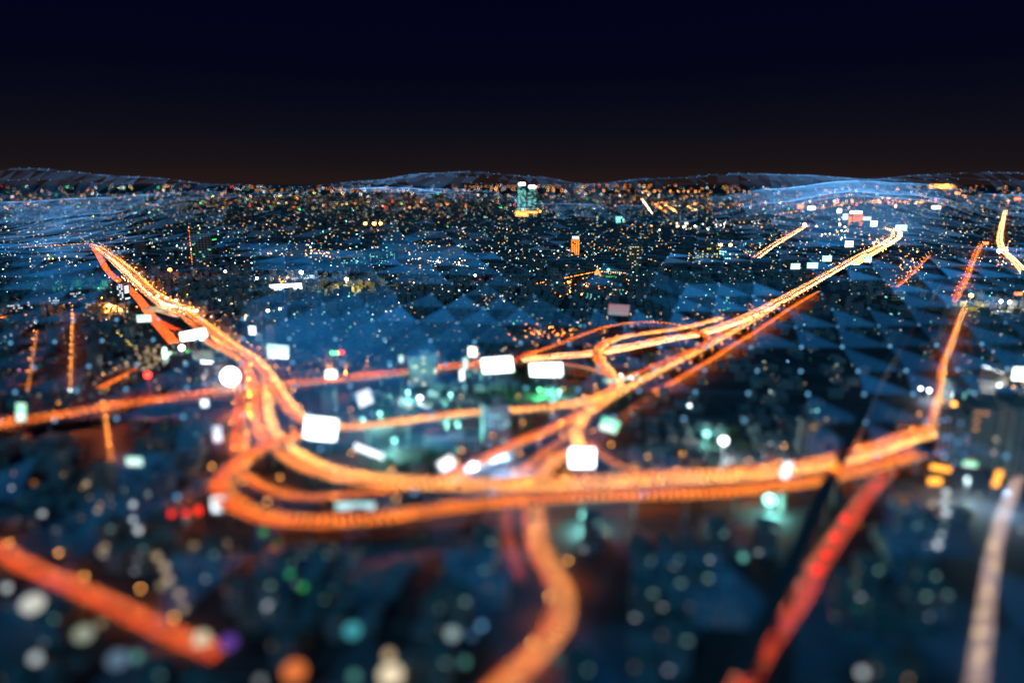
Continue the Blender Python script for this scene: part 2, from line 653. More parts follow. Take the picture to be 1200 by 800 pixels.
def road(label, pts, z=13.0, w=16.0, lanes=(), elevated=True, lamp_every=0, lamp_w=9000.0, lamp_sides=(0,), cat="flyover", step=7.0,
         head=None, tail=None, tlabel=None, marks=True, gap=9.0, deck=None, start_z=None, end_z=None, name="elevated_road"):
    ctrl = []
    m = len(pts)
    for i, p in enumerate(pts):
        zz = p[2] if len(p) > 2 else z
        ctrl.append(P(p[0], p[1], zz))
    line = smooth_line(ctrl, step)
    ns = normals_of(line)
    hw = w / 2
    for p in line:
        occupy((p.x, p.y), hw + (3.0 if elevated else 2.0))
    surf_m = deck or M['asphalt']
    if elevated:
        root = thing(name, label, cat, tuple(line[0]))
        off = line[0].copy()
        loc = [p - off for p in line]
        b = MB()
        sweep(b, loc, ns, [(-hw, 0), (hw, 0), (hw, -0.5), (hw * 0.45, -1.7), (-hw * 0.45, -1.7), (-hw, -0.5)])
        b.obj("deck", surf_m, root)
        for sd in (-1, 1):
            b = MB()
            o = sd * (hw - 0.18)
            sweep(b, loc, ns, [(o - 0.16, 0.004), (o - 0.1, 0.95), (o + 0.1, 0.95), (o + 0.16, 0.004)])
            b.obj("parapet", M['concrete'], root)
        k = 0
        every = max(4, int(38 / step))
        if len(line) / every > 95:
            every = len(line) // 95 + 1
        for i in range(every // 2, len(line) - 1, every):
            p = loc[i]
            hz = line[i].z - 1.72
            if hz > 3:
                q = link("pier", pier_mesh(hz, w), root, (p.x, p.y, p.z - 1.72 - round(hz, 0)), math.atan2(ns[i].y, ns[i].x))
        holder = root
    else:
        b = MB()
        k = 0
        n0 = len(b.v)
        for p, n in zip(line, ns):
            for o in (-hw, hw):
                b.v.append((p.x + n.x * o, p.y + n.y * o, p.z + 0.012))
        for i in range(len(line) - 1):
            b.f.append((2 * i, 2 * i + 1, 2 * i + 3, 2 * i + 2))
            b.mi.append(0)
            b.uv.append(None)
        for sd in (-1, 1):
            o = sd * (hw + 0.16)
            sweep(b, line, ns, [(o - 0.15, 0.0), (o - 0.15, 0.13), (o + 0.15, 0.13), (o + 0.15, 0.0)], 1)
        ob = b.obj("road", [surf_m, M['concrete']])
        tag(ob, label, kind="structure")
        loc = line
        holder = None
    if marks and lanes:
        b = MB()
        offs = sorted({o for o, *_ in lanes})
        mids = [(a + c) / 2 for a, c in zip(offs, offs[1:])]
        zt = 0.006 if elevated else 0.018
        for o in mids:
            for i in range(0, len(line) - 1):
                p, q, n, n2 = loc[i], loc[i].lerp(loc[i + 1], 0.72), ns[i], ns[i]
                b.face([(p.x + n.x * (o - .09), p.y + n.y * (o - .09), p.z + zt), (p.x + n.x * (o + .09), p.y + n.y * (o + .09), p.z + zt),
                        (q.x + n.x * (o + .09), q.y + n.y * (o + .09), q.z + zt), (q.x + n.x * (o - .09), q.y + n.y * (o - .09), q.z + zt)])
        if b.f:
            mo = b.obj("lane_marking" if elevated else "road_marking", M['paint'], holder)
            if not elevated:
                tag(mo, "painted lane lines on the street", kind="structure")
    # traffic at rest, nose to tail
    poses = []
    cum = [0.0]
    for a, c in zip(line, line[1:]):
        cum.append(cum[-1] + (c - a).length)
    total = cum[-1]
    for ln in lanes:
        o, sgn = ln[0], ln[1]
        gp = ln[2] if len(ln) > 2 else gap
        s = rnd.uniform(2, gp)
        i = 0
        while s < total - 4:
            while cum[i + 1] < s:
                i += 1
            t = (s - cum[i]) / max(cum[i + 1] - cum[i], 1e-6)
            p = line[i].lerp(line[i + 1], t)
            n = ns[i].lerp(ns[i + 1], t).normalized()
            # direction of the line is n rotated by +90 degrees; car looks along +y
            hd = math.atan2(n.y, n.x) + (0 if sgn > 0 else math.pi)
            q = o + rnd.uniform(-0.25, 0.25)
            poses.append((p.x + n.x * q, p.y + n.y * q, p.z + (0.0 if elevated else 0.02), hd, rnd.uniform(0.92, 1.12)))
            s += max(4.75, gp * rnd.uniform(0.8, 1.2) * 0.68)
    if poses:
        build_traffic(tlabel or ("nose to tail cars with lights on along the " + label), poses, head or M['head'], tail or M['tail'])
    if lamp_every:
        lamp_every, lamp_w = lamp_every * LAMP_GAP, lamp_w * LAMP_POW * LAMP_GAP
        s = lamp_every * 0.4
        i, k = 0, 0
        while s < total - 2:
            while cum[i + 1] < s:
                i += 1
            t = (s - cum[i]) / max(cum[i + 1] - cum[i], 1e-6)
            p = line[i].lerp(line[i + 1], t)
            n = ns[i].lerp(ns[i + 1], t).normalized()
            sd = lamp_sides[k % len(lamp_sides)]
            o = sd * (hw - 0.45)
            LAMPS.append((p.x + n.x * o, p.y + n.y * o, p.z, math.atan2(n.y, n.x), lamp_w, sd, hw))
            s += lamp_every
            k += 1
    return line


def lanes2(offs_fwd, offs_back, gap=9.0):
    return [(o, 1, gap) for o in offs_fwd] + [(o, -1, gap) for o in offs_back]


# the roads run from the first listed point to the last; forward lanes drive that way
NE = [(610, 421.5), (660, 417), (698, 413.5), (740, 406), (780, 398), (817, 391.5), (842, 384.5), (880, 369.5), (915, 352), (932, 343), (955, 330), (980, 316),
      (1005, 301), (1012, 297)]
road("wide elevated expressway sweeping away to a bright bend far off", NE, 13, 25, lanes2((-10, -7, -4), (4, 7, 10), 8), lamp_every=55, lamp_w=11000, lamp_sides=(-1, 1), cat="expressway", name="elevated_expressway", head=M['head_hot'], tail=emit('taillight_hot', (1.0, 0.06, 0.01), 16))
NEB = [(996, 310), (1012, 300), (1028, 291.5), (1041, 284), (1050, 277), (1050, 271.5), (1043, 268), (1033, 266.5)]
road("dazzling far bend where the wide expressway hooks back", NEB, 12, 46, lanes2((-20, -16, -12, -8), (4, 8, 12, 16, 20), 7), lamp_every=60, lamp_w=14000, lamp_sides=(-1, 1), cat="expressway", name="elevated_expressway", head=M['head_hot'], tail=M['head_mid'], marks=False)
NW = [(-20, 503), (17, 494), (67, 486.5), (117, 478), (150, 472.5), (200, 466), (260, 459), (320, 452), (360, 448), (400, 443.5), (440, 439.5), (472, 436),
      (510, 431.5), (562, 426), (608, 421.7)]
road("long elevated expressway crossing the whole city from side to side", NW, 13, 28, lanes2((-10, -7, -4), (4, 7, 10), 9), lamp_every=38, lamp_w=17500, lamp_sides=(-1, 1), cat="expressway", name="elevated_expressway")
A = [(682, 528, 10), (677, 512), (678, 500), (686, 488), (700, 477), (728, 460), (752, 446), (776, 433.5), (800, 421.5), (820, 411), (850, 394.5), (887, 373), (912, 357.5), (930, 346.5)]
road("bright curled slip road climbing beside the wide expressway", A, 12.6, 14, lanes2((), (-4.5, -1, 2.5), 7), lamp_every=40, lamp_w=10000, lamp_sides=(1,), cat="slip road", head=M['head_mid'])
FR = [(716, 449), (744, 439), (760, 432), (790, 419.5), (816, 408), (850, 387), (880, 371.5), (898, 361)]
road("dim red lit carriageway running under the curled slip road", FR, 9, 9, lanes2((-2, 1.5), (), 8), lamp_every=70, lamp_w=2500, lamp_sides=(-1,), cat="carriageway")
LOOP = [(612, 417.5), (636, 410), (660, 401.5), (684, 392), (712, 383), (740, 378.6), (770, 378), (796, 381.3), (816, 387.5), (828, 395.5), (827, 402.5), (820, 408)]
road("great elevated loop ramp curling back on itself in the middle", LOOP, 15.5, 10, lanes2((-1.8,), (1.8,), 8), lamp_every=45, lamp_w=6000, lamp_sides=(1,), cat="loop ramp", name="loop_ramp")
INNER = [(846, 372), (820, 379.5), (790, 386), (760, 390), (730, 395), (712, 401), (702.5, 409), (702, 418), (708, 430), (717, 440), (723, 448), (720, 456), (708, 463.5),
         (686, 470), (650, 476), (600, 481), (556, 483.5), (512, 488), (470, 494), (436, 498), (398, 501), (362, 494), (351, 487), (338, 475), (328, 460), (318, 444), (308, 431), (292, 416.5),
         (270, 402.5), (242, 381), (224, 368), (210, 358), (192, 349), (180, 341.5), (164, 326), (144, 308.5), (126, 296), (114, 288.5), (98, 285.5), (78, 287), (52, 288.5), (20, 290)]
road("red lit inner ramp that winds round and joins the far bright expressway", INNER, 18, 16, lanes2((-5.5, -2.2), (2.2, 5.5), 8), head=M['head_mid'], lamp_every=45, lamp_w=8500, lamp_sides=(-1, 1), cat="ramp", name="winding_ramp")
EJ = [(655, 426), (684, 430.5), (702, 436), (714, 444), (719, 452)]
road("short orange ramp bending past the white billboards into the winding ramp", EJ, 15, 8, lanes2((0,), (), 8), lamp_every=32, lamp_w=6000, lamp_sides=(1,), cat="ramp")
WEST = [(206, 361), (224, 374), (240, 388), (253, 402), (272, 412), (288, 421), (299, 433), (305, 446), (306.5, 462), (306.5, 480), (309, 496), (316, 510), (327, 522),
        (342, 533), (362, 544), (392, 555), (424, 561), (470, 565), (520, 567), (580, 568), (655, 566.5), (720, 563.5), (780, 560), (850, 556.5), (900, 552), (940, 547), (985, 538), (1025, 527), (1062, 514), (1108, 501)]
road("main curved expressway from the toll plaza round to the crossing", WEST, 12.5, 25, lanes2((-9, -6, -3), (3, 6, 9), 8), head=M['head_mid'], lamp_every=38, lamp_w=10000, lamp_sides=(-1, 1), cat="expressway", name="elevated_expressway")
K = [(378, 502), (354, 509.5), (332, 517), (310, 525), (290, 536), (272, 550), (262.5, 563), (263, 577), (276, 592), (300, 602), (332, 609.5), (370, 612), (410, 611), (440, 608), (480, 602),
     (530, 595), (580, 589), (630, 584.5), (705, 580.5), (780, 579.5), (850, 576), (900, 571), (940, 566), (985, 556.5), (1025, 547), (1050, 539), (1080, 529)]
road("nearest wide orange ramp curling round the outside of the crossing", K, 19, 18, lanes2((-6, -3), (0, 3, 6), 7), lamp_every=34, lamp_w=8000, lamp_sides=(-1, 1), cat="ramp", name="winding_ramp")
MIN = [(286, 536), (281, 548), (293, 561), (311, 572), (336, 580.5), (362, 583.5), (400, 581), (440, 576.5), (480, 572), (515, 569)]
road("inner orange ramp nested within the nearest curl", MIN, 11, 12, lanes2((-2,), (2,), 9), lamp_every=34, lamp_w=6500, lamp_sides=(1,), cat="ramp")
O1 = [(712, 470), (690, 482), (660, 497), (635, 508), (608, 519), (580, 533), (555, 546), (530, 558), (505, 566)]
road("straight orange ramp slanting down to the double crossing", O1, 12, 15, lanes2((-4, -1), (2, 5), 8), lamp_every=36, lamp_w=8000, lamp_sides=(1,), cat="ramp")
O2 = [(706, 462), (688, 480), (660, 514), (634, 533), (614, 551), (602, 566)]
road("street lit orange under the flyovers of the junction", O2, 0, 12, lanes2((-2,), (2,), 12), elevated=False, lamp_every=38, lamp_w=5500, lamp_sides=(1,))
O3 = [(682, 526, 9), (664, 531, 8), (648, 543, 6), (636, 556, 3), (629, 570, 1), (627, 590, 0), (627, 615, 0), (632, 640, 0), (645, 666, 0), (658, 692, 0), (659, 718, 0), (647, 745, 0), (622, 772, 0), (592, 800, 0), (560, 830, 0)]
road("broad amber avenue winding away beneath the double crossing", O3, 0, 16, lanes2((-5.5, -2.5, 0.5, 3), (6,), 6), elevated=False, lamp_every=34, lamp_w=3300, lamp_sides=(1, -1), head=emit('headlight_amber', (1.0, 0.40, 0.10), 8))
PR = [(594, 592), (593, 610), (597, 640), (606, 665), (613, 686)]
road("narrow street of red tail lights beside the amber avenue", PR, 0, 7, lanes2((), (-1.6, 1.6), 7), elevated=False, head=M['tail'], tail=emit('taillight_deep', (0.8, 0.012, 0.012), 1.3))
Q = [(690, 518, 11), (702, 531), (720, 543), (744, 552), (768, 557.5)]
road("pale ramp dropping from the curled road to the double crossing", Q, 11.5, 8, lanes2((0,), (), 7), lamp_every=30, lamp_w=5000, lamp_sides=(1,), cat="ramp")
L1 = [(284, 412), (287, 432), (285.5, 455), (284.5, 480), (283.5, 505), (280, 532)]
road("wide service road flooded with orange light beside the curved expressway", L1, 0, 20, lanes2((-6, -2), (2, 6), 12), elevated=False, lamp_every=28, lamp_w=14000, lamp_sides=(-1, 1))
L2 = [(292, 446), (295, 466), (296, 486), (301, 508), (312, 524)]
road("orange service lane under the curved expressway", L2, 0, 11, lanes2((-2,), (2,), 12), elevated=False, lamp_every=30, lamp_w=9000, lamp_sides=(1,))
REDW = [(108, 288), (113, 295), (119, 305), (127, 318), (138, 328), (150, 337), (161, 348), (169, 358), (180, 373.5), (192, 387), (205, 402)]
road("broad carriageway of red tail lights beside the toll road", REDW, 11, 16, lanes2((-6, -3.6, -1.2, 1.2, 3.6, 6), (), 6), cat="carriageway", deck=M['asphalt'], head=emit("headlight_redlead", (1.0, 0.17, 0.02), 14), tail=emit("taillight_orange", (1.0, 0.055, 0.006), 48))
TOLL = [(230, 374), (214, 366), (197, 360), (186, 352), (174, 342.5), (162, 332), (150, 321), (138, 310), (125, 298), (113, 290)]
road("white hot toll road of oncoming headlights beside the red carriageway", TOLL, 12, 26, lanes2((-10, -7), (-3, 0, 3, 6, 9), 6.5), lamp_every=45, lamp_w=13000, lamp_sides=(1,), cat="toll road", name="toll_road", head=M['head_hot'])
RED2 = [(180, 372), (194, 380), (208, 387)]
road("short spur of red tail lights ending at the toll plaza", RED2, 10, 11, lanes2((-3, 0, 3), (), 6.5), cat="carriageway", head=M['tail'], tail=bpy.data.materials["taillight_orange"])
BLW = [(-30, 634), (0, 645), (36, 665), (90, 689), (135, 710), (180, 733), (224, 752), (262, 768)]
road("diagonal avenue glowing salmon among dark blocks near the bottom", BLW, 0, 14, lanes2((-5, -2), (2, 5), 7), elevated=False, lamp_every=34, lamp_w=2600, lamp_sides=(-1, 1), head=emit("headlight_salmon", (1, 0.20, 0.06), 7))
XR = [(1044, 551), (1016, 579), (996, 608), (976, 637), (957, 665), (938, 702), (909, 740), (886, 775), (868, 806), (846, 846)]
road("avenue of red brake lights running under the rail viaduct", XR, 0, 12, lanes2((4.2,), (-4.2, -1.4, 1.4), 6.5), elevated=False, lamp_every=0, tail=emit("taillight_brake", (1.0, 0.03, 0.01), 7), head=emit("headlight_peach", (1, 0.30, 0.13), 6))
YR = [(1206, 530), (1186, 576), (1171, 620), (1159, 680), (1152, 740), (1143, 806), (1137, 846)]
road("avenue of pale headlights along the edge of the near blocks", YR, 0, 9, lanes2((-2.6, 0, 2.6), (), 9.5), elevated=False, lamp_every=0, tail=bpy.data.materials['headlight_peach'], head=emit("headlight_white", (1, 0.70, 0.58), 5))
RV = [(1090, 504), (1096, 480), (1101, 461), (1104, 448), (1103, 438), (1107, 422), (1113, 407), (1120, 388), (1124, 375), (1131, 361)]
road("thin glowing street climbing between dark plots by the towers", RV, 0, 9, lanes2((-2.6,), (1.2, 2.8), 7), elevated=False, head=M['head_mid'], lamp_every=30, lamp_w=4000, lamp_sides=(1,))
RV2 = [(1117, 356), (1125, 340), (1132, 327), (1138, 312), (1143, 300), (1150, 287)]
road("far stretch of glowing street dotted with lamps", RV2, 0, 15, lanes2((-5, -2), (2, 5), 8), elevated=False, lamp_every=34, lamp_w=9000, lamp_sides=(-1, 1))
ST = [(1180, 241), (1175.5, 257), (1172, 275), (1172, 285), (1177, 295), (1186, 303), (1194, 311), (1204, 325)]
road("bright far avenue bent like a hook", ST, 0, 26, lanes2((-9, -6, -3), (3, 6, 9), 7), elevated=False, lamp_every=70, lamp_w=20000, lamp_sides=(-1, 1), head=M['head_hot'], tail=M['head_mid'])
TT = [(886, 302), (898, 293), (910, 285), (927, 275), (944, 264.5)]
road("far straight orange expressway slanting beyond the billboards", TT, 10, 28, lanes2((-11, -8, -5), (5, 8, 11), 8), lamp_every=70, lamp_w=20000, lamp_sides=(-1, 1), cat="expressway", name="elevated_expressway", head=M['head_hot'])
UR = [(1041, 343), (1055, 333), (1067, 323), (1077, 312), (1090, 299)]
road("far tree lined street of amber lamps ending in the dark", UR, 0, 12, lanes2((-2,), (2,), 16), elevated=False, lamp_every=40, lamp_w=9000, lamp_sides=(-1, 1))
GF = [(764, 459), (786, 449.5), (812, 434), (838, 418.5), (852, 409), (880, 392), (904, 376), (927, 360.5), (946, 349), (960, 341)]
road("pinkish frontage street beside the expressway piers", GF, 0, 10, lanes2((-1.8,), (1.8,), 9), elevated=False, lamp_every=36, lamp_w=6500, lamp_sides=(1,))
ZL = [(114, 456), (140, 443), (160, 433), (176, 426)]
road("short orange street lined with shops under the beige hotel", ZL, 0, 12, lanes2((-2,), (2,), 9), elevated=False, lamp_every=22, lamp_w=4500, lamp_sides=(1,))
ZV = [(122, 484), (126, 505), (129, 530), (131, 552)]
road("small peach lit lane running down from the long expressway", ZV, 0, 6, lanes2((0,), (), 8), elevated=False, lamp_every=24, lamp_w=3000, lamp_sides=(1,))
Z1 = [(86, 366), (85, 400), (84, 430), (83, 458)]
road("thin straight lane of amber lamps among dark blocks", Z1, 0, 6, lanes2((0,), (), 22), elevated=False, lamp_every=40, lamp_w=2600, lamp_sides=(1,))
Z2 = [(43, 386), (40, 410), (36, 435), (31, 466)]
road("thin broken lane of amber lamps near the edge", Z2, 0, 6, lanes2((0,), (), 30), elevated=False, lamp_every=60, lamp_w=2200, lamp_sides=(1,))
RR = [(1180, 470), (1190, 466), (1206, 462)]
road("short curved street lit orange behind the dark towers", RR, 0, 7, lanes2((0,), (), 8), elevated=False, lamp_every=20, lamp_w=4500, lamp_sides=(1,))
# dark railway viaduct that passes over the double crossing
RAIL = [(1122, 300, 24), (1094, 340, 25), (1062, 392, 26), (1030, 440, 28), (1004, 500, 29), (978, 552, 29), (950, 612, 29), (915, 690, 29), (868, 790, 29)]
rl = road("unlit railway viaduct crossing above the bright orange decks", RAIL, 29, 8, (), lamp_every=0, cat="viaduct", deck=M['concrete_dark'], name="rail_viaduct", step=9)

# ------------------------------------------------------------------ street lamps on the roads
def lamp_meshes(hh, arm):
    b = MB()
    b.tube((0, 0, 0), (0, 0, hh), 0.14, 6, 0.08)
    b.tube((0, 0, hh - 0.1), (-arm, 0, hh + 0.5), 0.07, 5, 0.05)
    pole = b.mesh("pole", M['metal'])
    b = MB()
    b.box((-arm - 0.35, 0, hh + 0.36), (1.3, 0.55, 0.28), 0, 0, taper=0.7)
    head = b.mesh("lamp_head", M['sodium'])
    return pole, head


LM = lamp_meshes(14.0, 2.2)
LAMPS.sort(key=lambda a: Vector((a[0], a[1], a[2] - H)).length)
SPOT = {}


def rz_of(hd, sd):
    return hd + (0 if sd >= 0 else math.pi)


def spot_of(en):
    en = round(en)
    if en not in SPOT:
        ld = bpy.data.lights.new("lamp_light", 'SPOT')
        ld.energy = en
        ld.color = (1.0, 0.165, 0.006)
        ld.spot_size = math.radians(152)
        ld.spot_blend = 0.9
        ld.shadow_soft_size = 0.5
        SPOT[en] = ld
    return SPOT[en]


far_poles, far_heads = MB(), MB()
for k, (x, y, z, hd, en, sd, hw) in enumerate(LAMPS):
    # arm points towards the road axis: for sd>0 the lamp stands at +n and reaches to -n
    rz = rz_of(hd, sd)
    if k >= 285:
        ca, sa = math.cos(rz_of(hd, sd)), math.sin(rz_of(hd, sd))
        far_poles.tube((x, y, z), (x, y, z + 14), 0.14, 5, 0.08)
        far_heads.box((x - 2.5 * ca, y - 2.5 * sa, z + 14.3), (1.3, 0.55, 0.28), rz_of(hd, sd))
        if k % 2 == 0:
            link("lamp_light", spot_of(en * 1.7), None, (x - 2.6 * ca, y - 2.6 * sa, z + 14.2))
        continue
    root = thing("street_lamp", "orange sodium street lamp on a tall pole along the glowing expressways", "street lamp", (x, y, z), rz, "sodium street lamps along the roads")
    link("pole", LM[0], root)
    link("lamp_head", LM[1], root)
    link("lamp_light", spot_of(en), root, (-2.6, 0, 14.2))
tag(far_poles.obj("street_lamp_posts", M['metal']), "poles of the far street lamps along the roads", "street lamps", kind="stuff")
tag(far_heads.obj("street_lamp_heads", M['sodium']), "glowing heads of the far street lamps along the roads", "street lamps", kind="stuff")
print("LAMPS", len(LAMPS))

# ------------------------------------------------------------------ landmark buildings


def plant_room(b, w, d, h, yaw=0):
    b.box((w * 0.12, d * 0.45, h + 0.02), (w * 0.35, d * 0.3, 3.2), yaw)


def tower(label, px, py, wpx, hpx, depth, yaw_deg, wall, floors, cols, side_cols=3, lit=0.15, lit_mat=None, name="office_tower", cat="building", cap=None, crown=None, group=None, roof=None):
    """box tower whose front bottom edge is centred on the ground point seen at (px, py)"""
    p = P(px, py, 0)
    dd = depth_of(p)
    w = wpx * dd / FPX
    h = hpx * dd / FPX
    root = thing(name, label, cat, tuple(p), math.radians(yaw_deg), group)
    yaw = math.radians(yaw_deg)
    for i in range(-3, 4):
        for j in range(0, 6):
            q = p + Vector((math.cos(yaw) * w * i / 6 - math.sin(yaw) * depth * j / 5, math.sin(yaw) * w * i / 6 + math.cos(yaw) * depth * j / 5, 0))
            occupy(q, max(w / 6, depth / 5) / 2 + 2)
    b = MB()
    b.box((0, depth / 2, 0), (w, depth, h))
    b.obj("wall", wall, root)
    b = MB()
    b.box((0, depth / 2, h), (w + 0.6, depth + 0.6, 0.9))
    b.obj("roof", roof or M['roof'], root)
    b = MB()
    b.box((w * 0.1, depth * 0.5, h + 0.9), (w * 0.32, depth * 0.45, min(4.0, h * 0.08 + 1.5)))
    b.obj("plant_room", wall, root)
    fh = h / (floors + 0.5)
    cwid = w / cols
    b = MB()
    b.box((0, 0, 0), (cwid * 0.62, 0.3, fh * 0.55))
    wm = b.mesh("window", M['glass'])
    wl_ = b.mesh("window", lit_mat or light_mat('warm', 2))
    scw = depth / max(side_cols, 1)
    b = MB()
    b.box((0, 0, 0), (0.3, scw * 0.62, fh * 0.55))
    sm = b.mesh("window", M['glass'])
    sl = b.mesh("window", lit_mat or light_mat('warm', 2))
    cnt = 0
    side = -1 if p.x > 0 else 1           # the flank that faces the camera
    if abs(yaw_deg) > 14:
        side = 1 if yaw_deg < 0 else -1
    for f in range(floors):
        for c in range(cols):
            if cnt < 98:
                link("window", wl_ if rnd.random() < lit else wm, root, (-w / 2 + cwid * (c + .5), 0.03, fh * (f + .45)))
                cnt += 1
        for c in range(side_cols):
            if cnt < 98:
                link("window", sl if rnd.random() < lit else sm, root, (side * (w / 2 - 0.03), scw * (c + .5), fh * (f + .45)))
                cnt += 1
    if cap:
        b = MB()
        b.box((0, depth / 2, h + 0.92), (w * 0.8, depth * 0.8, h * 0.09))
        b.obj("lit_crown", cap, root)
    if crown:
        crown(root, w, depth, h)
    return root


T_AL = light_mat('teal', 1)
tower("pale teal slab block of twelve storeys beside the long expressway", 497, 452, 33, 36, 14, 24, M['wall_pale'], 11, 7, 2, 0.08, light_mat('warm', 2), "apartment_block")
tower("blue grey tower with a teal lit stair slit above a low podium", 582, 520, 31, 46, 20, 8, M['wall_pale'], 10, 6, 3, 0.10, T_AL)
tower("long low grey podium hall in front of the blue grey tower", 528, 530, 62, 18, 18, -4, M['wall_pale'], 3, 12, 3, 0.05, T_AL, "podium_hall")
tower("beige striped hotel slab above the shop lit street", 171, 436, 24, 32, 14, -14, M['wall_tan'], 11, 6, 2, 0.3, light_mat('warm', 1), "hotel_block")
tower("grey flats with two dark stair bays right of the beige hotel", 211, 440, 19, 24, 14, -10, M['wall_grey'], 9, 5, 2, 0.12, light_mat('white', 1), "apartment_block")
tower("brown flats under a red rooftop beacon", 180, 458, 18, 17, 12, -8, M['wall_rust'], 6, 5, 2, 0.1, light_mat('warm', 1), "apartment_block")
tower("grey office block carrying a pale rooftop advertising board", 246, 455, 26, 28, 18, -6, M['wall_grey'], 8, 6, 3, 0.2, light_mat('white', 1))
tower("small cream annex with lit windows below the round white floodlight", 252, 458, 15, 11, 8, -6, M['wall_pale'], 3, 4, 2, 0.5, light_mat('yellow', 1), "annex_building")
tower("dark square tower with an amber lit entrance among the near towers", 1155, 548, 42, 70, 28, -10, M['wall_grey'], 14, 5, 2, 0.08, light_mat('amber', 1))
tower("slim grey tower with a dark spine next to the thin glowing street", 1121, 545, 20, 60, 18, 6, M['wall_grey'], 13, 4, 3, 0.10, light_mat('blue', 1))
tower("boxy grey hall with a row of white lamps along its roof edge", 1163, 462, 26, 30, 26, -30, M['wall_tan'], 4, 5, 4, 0.04, light_mat('white', 2), "exhibition_hall")
tower("stepped grey block with a small green lit roof pavilion", 1128, 478, 24, 30, 22, -8, M['wall_grey'], 8, 5, 3, 0.12, light_mat('teal', 1))
tower("tall grey tower cut off by the picture edge", 1196, 560, 36, 82, 26, -4, M['wall_grey'], 14, 5, 2, 0.05, light_mat('warm', 1))
tower("dark green glass tower with a red lamp line up one corner", 238, 311, 24, 40, 40, -6, FAC[1], 14, 6, 1, 0.05, light_mat('green', 1))
tower("tall tower of the twin pair with a slanted white crown", 611.5, 248, 9, 30, 40, 0, M['wall_pale'], 16, 5, 1, 0.6, light_mat('teal', 2), cap=light_mat('white', 8))
tower("tall tower of the twin pair with a broad white lit box on top", 623.5, 248, 9, 27, 40, 0, M['wall_pale'], 16, 5, 1, 0.45, light_mat('teal', 2), cap=light_mat('white', 12))
tower("golden lit podium spreading beneath the twin towers", 617, 254, 26, 7, 60, 0, M['wall_tan'], 3, 14, 1, 0.9, light_mat('amber', 8), "shopping_podium")
tower("burning orange tower with a blue white lamp band on top", 674.5, 299, 9, 19, 26, 0, M['wall_rust'], 12, 4, 1, 0.95, light_mat('orange', 4), cap=light_mat('blue', 8))
tower("brown apartment tower standing alone amid dark low roofs", 742.5, 316, 17, 28, 30, -5, M['wall_tan'], 13, 6, 1, 0.22, light_mat('warm', 1), "apartment_block")
tower("orange lit tower with a white sign on top beside green billboards", 1004, 267, 12, 17, 50, 0, M['wall_rust'], 10, 5, 1, 0.95, light_mat('orange', 3), cap=light_mat('white', 12))
tower("wide block of yellow lit stair slits below two orange stars", 833, 303, 34, 14, 40, 3, M['wall_dark'], 4, 12, 1, 0.5, light_mat('yellow', 1), "apartment_block")
tower("low striped block of yellow slits left of the wide lit block", 806, 304, 26, 9, 40, 0, M['wall_dark'], 3, 10, 1, 0.3, light_mat('yellow', 1), "apartment_block")
tower("block outlined by two teal light bars", 851, 305, 11, 12, 30, 0, M['wall_dark'], 4, 4, 1, 0.5, light_mat('teal', 3))
tower("far reddish block with pale roof band beyond the lit halls", 870, 269, 15, 11, 50, 0, M['wall_rust'], 3, 6, 1, 0.15, light_mat('warm', 1), "apartment_block")
tower("pale green lit hall at the foot of the bright far mist", 727, 262, 9, 9, 40, 0, M['wall_pale'], 3, 4, 1, 0.8, light_mat('teal', 4))
tower("broad grey hall with amber lights along its base", 800, 268, 16, 9, 60, 0, M['wall_grey'], 2, 8, 1, 0.4, light_mat('warm', 6), "exhibition_hall")
tower("slim dark tower with a bright blue lit face beside the toll road", 142, 352, 8, 20, 20, -10, M['wall_grey'], 8, 3, 1, 0.4, light_mat('white', 2))
tower("squat slab with faint lit windows left of the amber junction lamps", 110, 367, 20, 12, 20, -8, M['wall_tan'], 4, 8, 2, 0.15, light_mat('warm', 1), "apartment_block")
for i, (x, y, w_, l) in enumerate([(408, 310, 22, "westernmost pale teal slab in the far row of four"), (426, 307, 14, "narrow pale teal slab second in the far row of four"),
                                   (441, 305, 15, "third pale teal slab in the far row of four"), (456, 303, 12, "easternmost pale teal slab in the far row of four")]):
    tower(l, x, y, w_, 9, 30, 6, M['wall_pale'], 3, 8, 1, 0.35, light_mat('teal', 1), "slab_block", group="row of far teal slabs")
for i, (x, y, w_, l) in enumerate([(14, 366, 24, "long slab at the outer end of the left row above a red lit lane"), (40, 362, 22, "second long slab of the row above a red lit lane"),
                                   (64, 357, 20, "third slab of the row above a red lit lane"), (84, 352, 14, "inner slab of the row above a red lit lane")]):
    tower(l, x, y, w_, 10, 22, 14, M['wall_grey'], 3, 9, 1, 0.3, light_mat('white', 1), "slab_block", group="row of slabs above the red lit lane")
for (x, y, w_, h_, l) in [(697, 352, 16, 9, "low grey slab below the gilded temple"), (726, 346, 14, 8, "low pale slab right of the gilded temple"), (1052, 352, 16, 12, "low pale block at the end of the tree lined street"),
                          (857, 358, 14, 12, "grey block with faint windows behind the wide expressway"), (1062, 372, 22, 10, "low dark hall among the dark plots"), (560, 446, 24, 14, "low teal lit block behind the slanted white board")]:
    tower(l, x, y, w_, h_, 24, 4, M['wall_grey'], 3, 7, 2, 0.18, light_mat('teal', 1), "slab_block")

